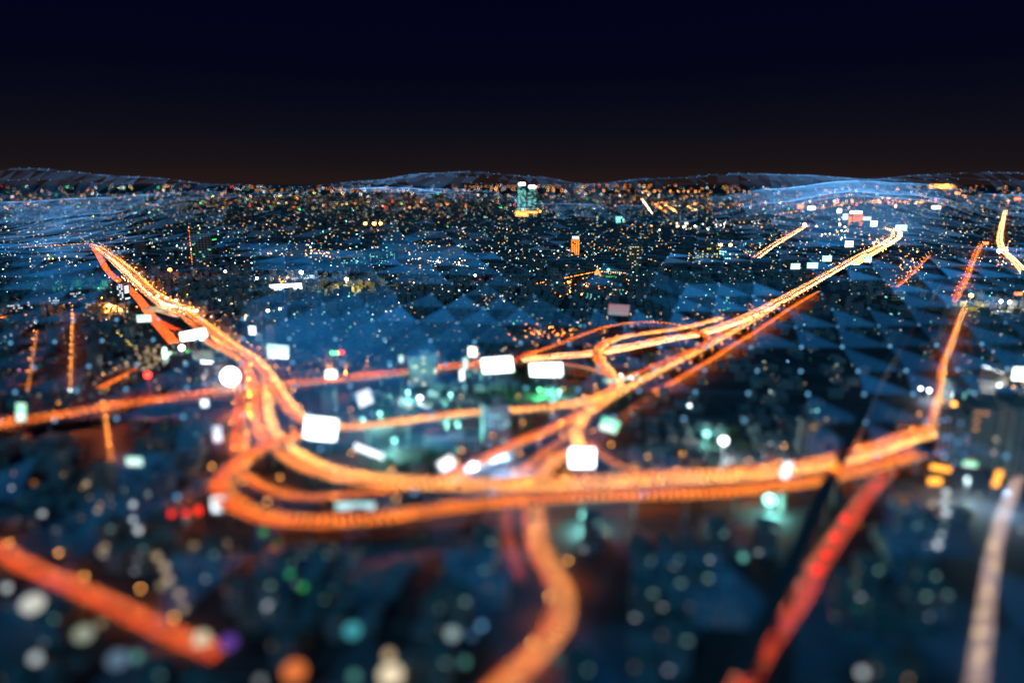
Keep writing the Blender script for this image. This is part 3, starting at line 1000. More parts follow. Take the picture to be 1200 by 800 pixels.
# lit temple with a tapering spire
p = P(700, 326, 0)
k = depth_of(p) / FPX
tr = thing("temple", "small golden lit temple with a tapering spire amid dark roofs", "temple", tuple(p))
b = MB()
b.box((0, 0, 0), (16 * k, 12 * k, 3 * k), 0, 0)
b.obj("base", M['wall_tan'], tr)
b = MB()
for i in range(5):
    b.box((0, 0, 3 * k + i * 1.6 * k), (9 * k * (1 - i * .19), 9 * k * (1 - i * .19), 1.6 * k), 0, 0, taper=0.82)
b.tube((0, 0, 11 * k), (0, 0, 16 * k), 0.5 * k, 6, 0.05 * k)
b.obj("spire", emit("spire_painted_glow", LC['amber'], 1.6), tr)  # emission painted into the spire so it looks floodlit; it is no lamp
for sx in (-1, 1):
    b = MB()
    b.octa((sx * 6 * k, -6.5 * k, 1.2 * k), 0.9 * k)
    b.obj("floodlight", light_mat('amber', 30), tr)
occupy(p, 20 * k)

# toll plaza: canopy on columns over the white lit lanes
pl, pr = P(192, 366, 0), P(232, 377, 0)
ax = (pr - pl)
yaw = math.atan2(ax.y, ax.x)
mid = (pl + pr) / 2
wp = ax.length * 1.05
tp = thing("toll_plaza", "white lit toll plaza canopy at the foot of the glowing toll road", "toll plaza", tuple(mid), yaw)
b = MB()
b.box((0, 0, 19.0), (wp * 0.8, 12, 1.4))
b.obj("canopy", M['wall_pale'], tp)
for i in range(9):
    b = MB()
    b.box((-wp / 2 + wp * (i + .5) / 9, 0, 12.5), (2.4, 6, 5.5))
    b.obj("booth", M['wall_pale'], tp)
    b = MB()
    b.box((-wp / 2 + wp * (i + .5) / 9 + 4.2, -3, 18.6), (5.0, 9, 0.32))
    b.obj("canopy_lamp", light_mat('warm', 20), tp)
    b = MB()
    b.box((-wp / 2 + wp * (i + .5) / 9, 1.5, 0.0), (1.2, 1.2, 12.2))
    b.obj("column", M['concrete'], tp)
b = MB()
b.box((0, 0, 11.2), (wp + 8, 70, 1.2))
b.obj("deck", M['concrete'], tp)
for i in range(4):
    ld = bpy.data.lights.new("lamp_light", 'SPOT')
    ld.energy = 30000
    ld.color = (1.0, 0.72, 0.42)
    ld.spot_size = math.radians(150)
    ld.shadow_soft_size = 2.0
    link("lamp_light", ld, tp, (-wp / 2 + wp * (i + .5) / 4, -26, 34))
    mast = MB()
    mast.tube((-wp / 2 + wp * (i + .5) / 4, -26, 12.4), (-wp / 2 + wp * (i + .5) / 4, -26, 36), 0.4, 6, 0.25)
    mast.obj("mast", M['metal'], tp)
    hd_ = MB()
    hd_.ball((-wp / 2 + wp * (i + .5) / 4, -26, 37.2), 1.8, 0, 8, 4, 0.5)
    hd_.obj("mast_lamp", light_mat('warm', 30), tp)

# ------------------------------------------------------------------ lit billboards
WB = screen_mat("screen_white", (0.92, 0.97, 1.0), 2.4, (0.8, 0.92, 1.0))
WB2 = screen_mat("screen_white_hot", (0.86, 1.0, 0.98), 4.5, (0.8, 1.0, 0.95))
WT = screen_mat("screen_mint", (0.50, 1.0, 0.80), 1.5, (0.85, 1.0, 0.92))
WG = screen_mat("screen_green", (0.22, 1.0, 0.55), 1.5, (0.85, 1.0, 0.9), scale=0.08)
WL = screen_mat("screen_lilac", (0.62, 0.68, 1.0), 1.5, (0.95, 0.95, 1.0))
WP_ = screen_mat("screen_faded_pink", (0.45, 0.22, 0.26), 0.9, (0.30, 0.32, 0.36), scale=0.05)
WGREY = screen_mat("screen_dim_grey", (0.55, 0.68, 0.62), 0.5, (0.45, 0.58, 0.52), sampled=False)
WM = screen_mat("screen_mixed", (1.0, 0.75, 0.6), 4, (0.55, 0.8, 1.0), scale=0.3)
WR = screen_mat("screen_red", (1.0, 0.06, 0.04), 4, (1.0, 0.25, 0.05), scale=0.3)
WA = screen_mat("screen_amber", (1.0, 0.45, 0.05), 3.0, (1.0, 0.3, 0.03), scale=0.3)


NEAR_GLOBES = []


def billboard(label, cx, cy_, wpx, hpx, yaw_deg, zc, mat, legs=2, name="billboard", cat="billboard", roll=0.0, thick=1.2, lamps=0):
    p = P(cx, cy_, zc)
    k = depth_of(p) / FPX
    w, h = wpx * 0.86 * k / max(0.35, math.cos(math.radians(yaw_deg))), hpx * 0.86 * k
    # never below the ground
    zb = zc - h / 2
    root = thing(name, label, cat, (p.x, p.y, 0), math.radians(yaw_deg))
    R = Matrix.Rotation(math.radians(roll), 4, 'Y')
    b = MB()
    b.box((0, 0, -h / 2), (w, 0.3, h))
    s = b.obj("screen", mat, root)
    s.location = (0, -thick / 2 - 0.16, zc)
    s.rotation_euler = R.to_euler()
    b = MB()
    b.box((0, 0, -h / 2 - 0.5), (w + 1.0, thick, h + 1.0))
    s = b.obj("frame", M['dark_metal'], root)
    s.location = (0, 0, zc)
    s.rotation_euler = R.to_euler()
    for i in range(legs):
        x = (i + .5) / legs * w * 0.8 - w * 0.4
        b = MB()
        zt = zb - 0.52 if not roll else zc - h * 0.2
        b.tube((x, thick / 2 + 0.35 if roll else 0, 0), (x, thick / 2 + 0.35 if roll else 0, max(zt, 1)), 0.55, 8, 0.45)
        b.obj("leg", M['metal'], root)
    if legs:
        b = MB()
        b.box((0, -thick / 2 - 1.1, zb - 0.7), (w, 0.9, 0.12))
        b.obj("catwalk", M['metal'], root)
    for i in range(lamps):
        b = MB()
        x = -w / 2 + w * (i + .5) / lamps
        b.box((x, -thick / 2 - 2.0, zb - 0.5), (0.8, 0.5, 0.45))
        b.obj("spotlight", light_mat('white', 40), root)
    for i in (-1, 0, 1):
        occupy((p.x + i * w / 3, p.y), max(3, w / 5))
    return root


billboard("big blank white billboard tilted over the joining ramps", 376, 502, 42, 31, 8, 26, WB2, 2, roll=9)
billboard("bright white billboard by the curved expressway", 326, 411, 30, 17, -6, 26, WT, 2, roll=4, lamps=5)
billboard("wide white billboard on three tall legs beside the junction", 583, 427.5, 42, 21, -14, 38, WB2, 3, roll=-8)
billboard("glaring white billboard above the lit green trees", 640, 432.5, 44, 17, -12, 24, WB2, 3, roll=-5, lamps=6)
billboard("lilac tinted billboard turned edgewise near the teal slab block", 427, 466, 17, 21, 32, 22, WL, 1, roll=-14)
billboard("long white lit bar sign lying slanted across dark roofs", 433, 528.5, 42, 8, -18, 14, WB, 2, "bar_sign", "sign", roll=14)
billboard("oval looking white sign leaning beside the grey podium", 523, 543, 19, 17, 26, 20, WB, 1, roll=-24)
billboard("large blue white screen closing off the foot of the curled slip road", 682, 536, 34, 27, 0, 17, screen_mat("screen_blue_white", (0.72, 0.86, 1.0), 6, (1.0, 0.9, 0.9), scale=0.2), 2)
billboard("green white screen hanging beside the curled slip road", 714, 498, 26, 18, 14, 15, WG, 2, roll=22)
billboard("small vertical lit sign on the low teal block", 545, 426, 6, 16, 20, 34, WT, 1, "rooftop_sign", "sign")
billboard("small multicoloured screen above the low teal block", 554, 412, 11, 13, -20, 40, screen_mat("screen_candy", (1.0, 0.6, 0.5), 4, (0.7, 1.0, 0.7), scale=0.3), 1, "rooftop_sign", "sign")
billboard("narrow white sign left of the wide three legged billboard", 541, 439, 6, 15, 30, 22, WB, 1, "rooftop_sign", "sign")
billboard("thin bright sign at the shoulder of the pale teal slab", 470, 420, 5, 9, 10, 40, WT, 1, "rooftop_sign", "sign")
billboard("faded pinkish grey billboard standing in the dark middle", 725, 363, 29, 15, 6, 30, WP_, 2, roll=4)
billboard("dim grey advertising board with small lamps above the office block", 243, 417, 17, 15, -6, 44, WGREY, 2, roll=-3, lamps=4)
billboard("long glaring white and blue sign in front of the toll plaza", 227, 392, 40, 12, -10, 20, WB2, 3, roll=-12, lamps=7)
billboard("cluster sign glowing white green left of the red tail lights", 169, 373, 18, 10, 12, 18, WT, 2)
billboard("small white board beside the curved expressway", 296, 387, 10, 12, -8, 22, WB, 1)
billboard("white rooftop board with a dark building under it by the long expressway", 388, 437, 15, 9, 5, 30, WB, 2, "rooftop_sign", "sign", lamps=5)
billboard("brilliant white shop front board under an orange lit roof", 335, 336, 46, 8, -8, 14, WB2, 2, roll=-4)
billboard("square white board at the far edge above the green lit lot", 1197, 438, 22, 17, -10, 30, WB2, 2)
billboard("tall greenish white angular sign standing by the long expressway", 25, 483, 11, 26, 12, 22, WG, 1, "angular_sign", "sign", roll=8)
billboard("mint green billboard first of a pair over dark grass", 932, 312, 13, 8, 0, 30, WT, 2)
billboard("mint white billboard second of a pair over dark grass", 952, 311, 15, 8, 0, 32, WT, 2)
billboard("mint billboard set a little above the pair over dark grass", 969, 303, 13, 8, 0, 34, WT, 2)
billboard("white billboard beside the red merging lanes", 995, 286, 11, 8, 0, 40, WB2, 2)
billboard("white green board on the dark side of the wide expressway", 1017, 304, 10, 8, 0, 34, WT, 2)
billboard("broad white billboard beyond the far bright bend", 1056, 267, 16, 8, 0, 50, WT, 2)
billboard("flat white board far off beside a red sign", 951, 244, 10, 4.5, 0, 50, WB2, 2)
billboard("small red heart shaped looking sign far beyond the orange expressway", 938, 242, 8, 5, 0, 60, WR, 1, "red_sign", "sign")
billboard("bright mint storefront board left of the orange lit tower", 993, 254, 13, 8, 0, 44, WT, 2)
billboard("teal white board right of the orange lit tower", 1016, 256, 11, 5, 0, 50, WT, 2)
billboard("white board above the red roof left of the mint storefront", 983.5, 247, 6, 5, 0, 50, WB2, 1)
billboard("white board just short of the far bright bend", 1024, 262, 9, 7, 0, 44, WB2, 1)
billboard("wide white board high on the far slope", 1097, 243, 12, 4, 0, 50, WB2, 2)
billboard("red lamp board beside the top of the far glowing street", 1155.5, 285, 7, 4, 0, 40, WR, 1, "red_sign", "sign")
billboard("long red neon board over a dark building at the edge", 1193, 344, 11, 4, 0, 40, WR, 1, "red_sign", "sign")
billboard("small deep red board on the far slope", 1192, 233, 8, 3, 0, 60, WR, 1, "red_sign", "sign")
billboard("white pale post sign standing before the double crossing", 921, 550, 12, 22, 10, 24, WB, 1, "post_sign", "sign", roll=14)
billboard("blue and pink screen beneath the end of the double crossing", 1137, 514, 15, 11, 0, 12, WM, 1)
billboard("amber lit shop front under the end of the orange deck", 1102, 548, 26, 7, -8, 6, WA, 1, "shop_front", "sign", roll=8)
billboard("second amber shop front nearer the red avenue", 1095, 563, 18, 9, 0, 5, WA, 1, "shop_front", "sign")
billboard("green white shop front at the foot of the dark square tower", 1136, 543, 20, 7, 0, 4, WG, 1, "shop_front", "sign", roll=6)
billboard("flaming orange entrance panel of the dark square tower", 1153, 530, 17, 16, -10, 11, WA, 1, "entrance_sign", "sign")
billboard("leaning orange panel beside the pale headlight avenue", 1168, 560, 10, 22, 10, 14, WA, 1, "entrance_sign", "sign", roll=12)
billboard("soft white screen left of the nearest orange curl", 257, 590, 18, 20, 10, 16, WB, 1)
billboard("blurred white roof sign on the dark left blocks", 158, 540, 22, 11, -4, 18, WT, 2)
billboard("hazy lilac board on the dark side of the service road", 255, 508, 10, 22, 16, 20, WL, 1)
billboard("pale triangular looking board below the long expressway", 240, 472, 9, 10, 10, 14, WB, 1)
billboard("row of washed out teal panels inside the nearest curl", 424, 592, 70, 10, 0, 5, screen_mat("screen_washed_teal", (0.45, 0.85, 0.85), 1.3, (0.75, 0.9, 0.95), scale=0.1), 3)
NEAR_GLOBES.append(("cream globe lamp beside the outer end of the salmon avenue", 38, 707, 13, "cream", 0.75))
NEAR_GLOBES.append(("greenish cream globe lamp below the salmon avenue", 98, 742, 11, "olive", 0.5))
NEAR_GLOBES.append(("large deep teal globe lamp amid the dark near blocks", 413, 738, 10, "deepteal", 0.6))
NEAR_GLOBES.append(("large pale globe lamp amid the dark near blocks", 530, 742, 8, "pale", 0.6))
NEAR_GLOBES.append(("warm cream globe lamp at the bottom edge", 458, 790, 14, "creamwarm", 1.0))
NEAR_GLOBES.append(("orange globe lamp at the bottom edge", 345, 786, 14, "orangeglobe", 0.8))
NEAR_GLOBES.append(("violet globe lamp at the end of the salmon avenue", 268, 752, 10, "violet", 0.5))
NEAR_GLOBES.append(("steel blue globe lamp under the salmon avenue", 138, 772, 12, "steel", 0.5))

# round white floodlight on the roof of the office block
p = P(270, 441, 26)
k = depth_of(p) / FPX
rt = thing("round_floodlight", "blinding round white floodlight globe beside the curved expressway", "floodlight", (p.x, p.y, 0))
b = MB()
b.ball((0, 0, 26), 10.5 * k, 0, 20, 12)
b.obj("globe", emit("blinding_globe", (0.95, 0.98, 1.0), 9, True), rt)
b = MB()
b.tube((0, 0, 0), (0, 0, 26 - 10.4 * k), 0.9, 8, 0.7)
b.obj("mast", M['metal'], rt)
occupy(p, 8)

# frame of a tower under construction with lit columns and a red green sign
p = P(395, 438, 0)
k = depth_of(p) / FPX
rt = thing("sign_tower", "open tower frame with orange lit columns and a red green sign on top", "sign tower", tuple(p), math.radians(-6))
for sx in (-1, -0.55, 1):
    b = MB()
    b.box((sx * 11 * k, 0, 0), (2.0 * k, 2.0 * k, 30 * k))
    b.obj("column", M['concrete'], rt)
    b = MB()
    b.octa((sx * 11 * k, -2.4 * k, 2), 1.2)
    b.obj("column_lamp", light_mat('orange', 40), rt)
    ld = bpy.data.lights.new("lamp_light", 'POINT')
    ld.energy = 12000
    ld.color = (1.0, 0.3, 0.05)
    ld.shadow_soft_size = 0.5
    link("lamp_light", ld, rt, (sx * 11 * k, -4 * k, 4))
for zz in (14, 29):
    b = MB()
    b.box((0, 0.2 * k, zz * k), (20 * k, 1.2 * k, 1.2 * k))
    b.obj("beam", M['dark_metal'], rt)
b = MB()
b.box((-1 * k, -1.6 * k, 24 * k), (9 * k, 0.5 * k, 3 * k))
b.obj("sign_panel", light_mat('green', 6), rt)
b = MB()
b.box((6.5 * k, -1.6 * k, 24.6 * k), (6 * k, 0.5 * k, 3.6 * k))
b.obj("sign_panel", light_mat('red', 6), rt)
occupy(p, 20)

# gantry with a teal sign over the winding ramp
p = P(716, 446.5, 25)
g1, g2 = P(708, 446.5, 25), P(724, 446.5, 25)
rt = thing("sign_gantry", "pale teal road sign gantry spanning the winding ramp", "gantry", (p.x, p.y, 0), math.atan2((g2 - g1).y, (g2 - g1).x))
wg = (g2 - g1).length
b = MB()
b.box((0, 0, 24), (wg, 0.5, 2.6))
b.obj("sign_panel", light_mat('teal', 1), rt)
for sx in (-1, 1):
    b = MB()
    b.tube((sx * (wg / 2 + 1), 0.6, 0), (sx * (wg / 2 + 1), 0.6, 27), 0.4, 8)
    b.obj("post", M['metal'], rt)
b = MB()
b.tube((-wg / 2 - 1, 0.6, 26.8), (wg / 2 + 1, 0.6, 26.8), 0.3, 6)
b.obj("beam", M['metal'], rt)

# ------------------------------------------------------------------ floodlight masts: the bright stars of the city, and added fill lamps


def mast(label, px, py, r_px, color, strength, z=24.0, light=0.0):
    p = P(px, py, z)
    k = depth_of(p) / FPX
    root = thing("floodlight_mast", label, "floodlight", (p.x, p.y, 0), 0, None)
    b = MB()
    r = r_px * k
    b.ball((0, 0, z), r, 0, 10, 6, 0.8)
    b.obj("lamp", light_mat(color, strength), root)
    b = MB()
    b.tube((0, 0, 0), (0, 0, z - r * 0.78), 0.35, 6, 0.2)
    b.obj("pole", M['metal'], root)
    b = MB()
    b.tube((-r * 1.2, 0, z - r * 0.85), (r * 1.2, 0, z - r * 0.85), 0.18, 5)
    b.obj("crossbar", M['metal'], root)
    if light:
        ld = bpy.data.lights.new("lamp_light", 'POINT')
        ld.energy = light
        ld.color = LC[color]
        ld.shadow_soft_size = 1.0
        link("lamp_light", ld, root, (0, -r - 1.5, z - r - 1))
    occupy(p, 3)


for a in [("yellow green star of a floodlight below the far teal slabs", 406, 327, 2.2, 'yellow', 16, 30, 160000),
          ("white star of a floodlight beside the brilliant shop front", 353, 319, 2.4, 'white', 20, 24, 90000),
          ("small white star left of the brilliant shop front", 301, 326, 1.6, 'white', 16, 24, 0),
          ("orange star standing alone in the dark behind the toll road", 199, 316, 2.2, 'orange', 30, 30, 90000),
          ("white star in front of the dark green glass tower", 264, 318, 1.6, 'white', 14, 24, 0),
          ("first of three golden stars far off", 428, 262, 1.8, 'amber', 24, 40, 0),
          ("middle of three golden stars far off", 438.5, 262, 2.1, 'amber', 24, 40, 0),
          ("last of three golden stars far off", 446, 262, 1.8, 'amber', 24, 40, 0),
          ("white star at the end of the lit wharf line", 557, 322.5, 1.5, 'white', 16, 24, 0),
          ("pale star below the brilliant shop front", 314, 364, 1.6, 'white', 14, 24, 0),
          ("small star right of the pale star below the shop front", 328, 362, 1.3, 'white', 12, 24, 0),
          ("orange star over the wide block of yellow slits", 844.5, 287, 2.0, 'amber', 22, 40, 0),
          ("second orange star over the wide block of yellow slits", 856, 287, 2.1, 'amber', 22, 40, 0),
          ("golden lamp between the two stretches of glowing street", 1138, 346, 2.4, 'yellow', 16, 22, 60000),
          ("white star right of the golden lamp", 1173, 353, 1.8, 'white', 16, 20, 30000),
          ("warm star at the edge right of the white star", 1183, 354, 1.8, 'warm', 16, 20, 30000),
          ("red beacon lamp on the brown flats", 173, 439, 3.2, 'red', 14, 40, 40000),
          ("white floodlight star under the long glaring sign", 213, 407, 3.0, 'white', 12, 14, 120000),
          ("hard white star with a green glow on the dark plain", 848, 516, 5.0, 'white', 7, 16, 50000),
          ("flat pale lamp left of the hard white star", 828, 508, 4.5, 'teal', 3, 8, 20000),
          ("teal floodlight hanging beneath the near orange deck", 686, 603, 6.0, 'teal', 5, 10, 42000),
          ("teal floodlight beside the pale post sign", 902, 585, 6.5, 'teal', 5, 10, 42000),
          ("green lamp in the dark left of the toll road", 105, 334, 2.4, 'green', 8, 16, 60000),
          ("green lamp beside the gilded temple", 713, 316, 1.8, 'green', 8, 16, 30000),
          ("amber star at the centre of the amber junction lamps", 128, 358, 2.2, 'amber', 24, 16, 60000),
          ("second amber star right of the amber junction lamps", 141, 363, 1.6, 'amber', 24, 16, 40000),
          ("magenta star at the tip of the far orange expressway", 943, 263, 2.2, 'pink', 16, 40, 0),
          ("white star at the bend of the hooked avenue", 1171, 294, 2.6, 'white', 18, 20, 80000),
          ("white lamp by the dark plots in the middle of the web", 808, 475, 2.0, 'white', 6, 14, 0),
          ("white lamp before the stepped grey block", 1089, 457, 2.2, 'white', 8, 10, 16000),
          ("white lamp left of the one before the stepped grey block", 1079, 455, 2.0, 'white', 8, 10, 0),
          ("white oblong lamp at the foot of the boxy grey hall", 1173, 458, 4.0, 'white', 6, 10, 60000),
          ("added teal fill lamp throwing light on the pale teal slab block", 478, 459, 2.0, 'teal', 5, 9, 60000),  # added fill: stands in for billboard light on the slab
          ("added teal fill lamp at the right foot of the pale teal slab block", 528, 462, 2.0, 'teal', 5, 9, 60000),  # second added fill for the slab front
          ("white lamp cluster on the forecourt of the pale teal slab block", 492, 466, 3.2, 'white', 6, 9, 60000),
          ("added green fill lamp among the lit trees below the glaring billboard", 632, 456, 2.0, 'green', 5, 9, 60000),  # added fill that greens the trees under the billboard
          ("added teal fill lamp among the lit trees below the glaring billboard", 655, 458, 2.0, 'teal', 5, 9, 70000),  # added teal fill for the same trees
          ("added teal fill lamp on the low roofs left of the blue grey tower", 536, 496, 2.6, 'teal', 3, 12, 70000),  # added fill to tint these roofs teal
          ("added teal fill lamp on the dark yard behind the slanted bar sign", 462, 515, 2.6, 'teal', 3, 12, 60000),  # added fill to tint the yard teal
          ("added pale fill lamp on the podium of the blue grey tower", 556, 541, 2.0, 'steel', 1.5, 16, 260000),  # added fill so the tower and podium stand out
          ("added pale fill lamp at the foot of the blue grey tower", 592, 533, 1.8, 'steel', 1.5, 16, 260000),  # added fill for the tower's front wall
          ("added pale fill lamp before the tall grey tower at the picture edge", 1180, 575, 2.4, 'steel', 1.5, 16, 60000),  # added fill to brighten the edge tower
          ("added teal fill lamp on the yard below the lilac tinted billboard", 445, 484, 2.2, 'teal', 4, 12, 60000),  # added fill to tint this yard and its roofs
          ("added pale fill lamp between the slim grey tower and the dark square tower", 1134, 560, 2.2, 'pale', 1.2, 18, 60000),  # added fill to brighten both tower fronts
          ("added green fill lamp on the trees beside the toll plaza sign", 218, 412, 2.0, 'green', 5, 9, 60000),  # added fill that tints these trees green
          ("orange lamp at the edge of the slim grey tower", 1118, 473, 2.6, 'amber', 8, 34, 12000)]:
    mast(*a)

NEAR_GLOBES.append(("pinkish cream globe lamp where the salmon avenue ends", 236, 748, 10, "creamwarm", 0.8))
for (lab, x, y, r, c, st) in NEAR_GLOBES:
    mast(lab, x, y, r, c, st, z=13.0)

# lamp row on the roof edge of the boxy hall; flood beneath trees by the glaring billboard
for (x, y, e, c, z) in [(640, 450, 70000, (0.25, 1.0, 0.62), 16), (622, 448, 40000, (0.3, 1.0, 0.75), 16), (715, 506, 50000, (0.2, 1.0, 0.6), 8)]:
    pass

# ------------------------------------------------------------------ trees


def tree_proto(seed, hh, rr, leaf):
    r = random.Random(seed)
    root = thing("tree", "dark leafy tree in the planted strips of the junction", "tree", (0, 0, 0), 0, "trees around the junction")
    b = MB()
    b.tube((0, 0, 0), (0.2, 0.1, hh * 0.45), 0.34, 6, 0.2)
    for i in range(5):
        a = i * 1.3 + r.random()
        b.tube((0.2, 0.1, hh * (0.36 + 0.02 * i)), (math.cos(a) * rr * 0.6, math.sin(a) * rr * 0.6, hh * r.uniform(0.55, 0.75)), 0.14, 5, 0.05)
    b.obj("trunk", M['bark'], root)
    b = MB()
    clumps = []
    for i in range(16):
        a, q = r.uniform(0, 6.28), r.uniform(0.15, 1) ** 0.6 * rr * 0.85
        clumps.append((math.cos(a) * q, math.sin(a) * q, hh * r.uniform(0.48, 0.95) - q * 0.25, r.uniform(0.8, 1.6)))
    for (x, y, z, s) in clumps:
        for j in range(26):
            d = Vector((r.gauss(0, 1), r.gauss(0, 1), r.gauss(0, 0.8)))
            d = d.normalized() * s * r.uniform(0.5, 1.15)
            c = Vector((x, y, z)) + d
            t = Vector((r.gauss(0, 1), r.gauss(0, 1), r.gauss(0, 1))).normalized()
            u = t.orthogonal().normalized() * r.uniform(0.3, 0.55)
            w = t.cross(u).normalized() * r.uniform(0.2, 0.4)
            b.face([tuple(c - u), tuple(c - w), tuple(c + u), tuple(c + w)], 0 if r.random() < 0.5 else 1)
    b.obj("crown", [M['leaf_a'], M['leaf_b']], root)
    return root


TREES = [tree_proto(3, 9, 4.2, 0), tree_proto(8, 12, 5.0, 0), tree_proto(21, 7, 3.6, 0)]
spots = []
for (cx, cy_, sx, sy, n) in [(645, 448, 38, 9, 46), (612, 462, 22, 8, 14), (668, 458, 14, 8, 12), (440, 488, 22, 8, 12), (540, 500, 26, 8, 16), (720, 512, 18, 8, 12), (460, 545, 30, 8, 12),
                             (220, 404, 26, 8, 14), (850, 522, 26, 8, 8), (1180, 452, 18, 6, 10), (300, 540, 10, 10, 8), (360, 470, 12, 14, 12)]:
    for i in range(n):
        for _ in range(12):
            q = P(cx + rnd.gauss(0, sx * 0.55), cy_ + rnd.gauss(0, sy * 0.55), 0)
            if free(q.x, q.y, 4, 4):
                spots.append(q)
                occupy(q, 2)
                break
used = [False] * 3
for i, q in enumerate(spots):
    k = i % 3
    s = rnd.uniform(0.8, 1.25)
    if not used[k]:
        used[k] = True
        TREES[k].location = q
        TREES[k].rotation_euler = (0, 0, rnd.uniform(0, 6.28))
    else:
        copy_thing(TREES[k], q, rnd.uniform(0, 6.28), (s, s, s * rnd.uniform(0.9, 1.15)))

# ------------------------------------------------------------------ the dense city blocks
GRID = math.radians(-9)
CG, SG = math.cos(GRID), math.sin(GRID)


def in_view(x, y, margin=30):
    return y > 190 and abs(x) < 0.74 * y + margin


near_sites, mass = [], []
LOOP_MID = P(745, 405)
CW, CD = 15.0, 13.0
R = 1750
for iu in range(-int(R / CW), int(R / CW)):
    if iu % 7 == 0:
        continue
    for iv in range(8, int(R * 1.25 / CD)):
        if iv % 5 == 0:
            continue
        u, v = iu * CW + rnd.uniform(-1, 1), iv * CD + rnd.uniform(-1, 1)
        x, y = u * CG - v * SG, u * SG + v * CG
        if y > 1750 or not in_view(x, y):
            continue
        sparse = y > 640 and 150 < x - (y - 700) * 0.42 and x < 0.55 * y + 40 and y < 1500
        if rnd.random() < (0.72 if sparse else 0.10):
            continue
        w, d = rnd.uniform(9, 14), rnd.uniform(8, 12)
        if not free(x, y, w, d):
            continue
        t = rnd.random()
        h = rnd.uniform(5, 11) if t < 0.76 else rnd.uniform(11, 18) if t < 0.93 else rnd.uniform(18, 38)
        if y > 1200:
            h = min(h, 22)
        if y < 420:
            h = min(h, 16)
        if (Vector((x, y, 0)) - LOOP_MID).length < 420:
            h = min(h, 8.0)
        near_sites.append((math.hypot(x, y), x, y, w, d, h))
near_sites.sort()
N_IND = 215
ind, rest = near_sites[:N_IND * 2:2], near_sites[1:N_IND * 2:2] + near_sites[N_IND * 2:]
# keep individuals the nearest ones
ind, rest = near_sites[:N_IND], near_sites[N_IND:]


def block_proto(seed, label, w, d, h, fac, roofm, extra):
    r = random.Random(seed)
    root = thing("city_building", label, "building", (0, 0, 0), 0, label.split(" near")[0] + " in the near blocks")
    b = MB()
    b.box((0, 0, 0), (w, d, h), uvo=seed * 11.0, bottom=False)
    b.obj("wall", fac, root)
    b = MB()
    b.box((0, 0, h), (w + 0.5, d + 0.5, 0.35))
    for sx, sy, ww, dd in ((0, -1, w, 0.25), (0, 1, w, 0.25), (-1, 0, 0.25, d - 0.5), (1, 0, 0.25, d - 0.5)):
        b.box((sx * (w / 2 - 0.12), sy * (d / 2 - 0.12), h + 0.35), (ww, dd, 0.8), bottom=False)
    b.obj("roof", roofm, root)
    if extra == 'tank':
        b = MB()
        for i in range(2):
            b.tube((w * 0.22 + i * 1.9, d * 0.2, h + 0.36), (w * 0.22 + i * 1.9, d * 0.2, h + 2.6), 0.75, 10)
        b.obj("water_tank", M['tank'], root)
    if extra == 'hut':
        b = MB()
        b.box((-w * 0.2, d * 0.15, h + 0.36), (w * 0.35, d * 0.4, 2.7))
        b.obj("stair_hut", fac, root)
    if extra == 'gable':
        b = MB()
        hw, hd = w / 2 + 0.4, d / 2 + 0.4
        z0, z1 = h + 0.37, h + 0.37 + d * 0.28
        b.poly([(-hw, -hd, z0), (hw, -hd, z0), (hw, hd, z0), (-hw, hd, z0), (-hw, 0, z1), (hw, 0, z1)],
               [(0, 1, 5, 4), (2, 3, 4, 5), (0, 4, 3), (1, 2, 5), (3, 2, 1, 0)])
        b.obj("gable_roof", M['roof_rust'], root)
    for i in range(2):
        b = MB()
        b.box((-w / 2 + w * (0.25 + 0.5 * i), -d / 2 - 0.06, h * 0.45), (w * 0.16, 0.2, h * 0.16))
        b.obj("window", M['glass'], root)
    b = MB()
    b.box((0, -d / 2 - 0.7, 2.9), (w * 0.9, 1.4, 0.15))
    b.obj("awning", M['roof_teal'], root)
    return root


PROT = [block_proto(1, "dark flat roofed shop house with steel water tanks near the avenues", 12, 10, 10, FAC[0], M['roof'], 'tank'),
        block_proto(2, "dark shop house with a stair hut on its roof near the avenues", 11, 10, 8, FAC[1], M['roof'], 'hut'),
        block_proto(3, "dark low house under a rusty gable roof near the avenues", 12, 9, 5, FAC[2], M['roof_rust'], 'gable'),
        block_proto(4, "dark taller block with a stair hut and rows of windows near the avenues", 12, 11, 16, FAC[3], M['roof_teal'], 'hut'),
        block_proto(5, "dark low workshop with a flat painted roof near the avenues", 13, 10, 6, FAC[1], M['roof_teal'], None)]
usedp = [False] * len(PROT)
for i, (dist, x, y, w, d, h) in enumerate(ind):
    k = 3 if h > 12 else rnd.choice((0, 1, 2, 4))
    rz = GRID + rnd.choice((0, math.pi / 2, 0, 0)) + rnd.uniform(-.03, .03)
    if not usedp[k]:
        usedp[k] = True
        PROT[k].location = (x, y, 0)
        PROT[k].rotation_euler = (0, 0, rz)
    else:
        copy_thing(PROT[k], (x, y, 0), rz, (rnd.uniform(0.85, 1.1), rnd.uniform(0.85, 1.1), rnd.uniform(0.8, 1.35)))
for k in range(len(PROT)):
    if not usedp[k]:
        for ch in list(PROT[k].children):
            bpy.data.objects.remove(ch)
        bpy.data.objects.remove(PROT[k])

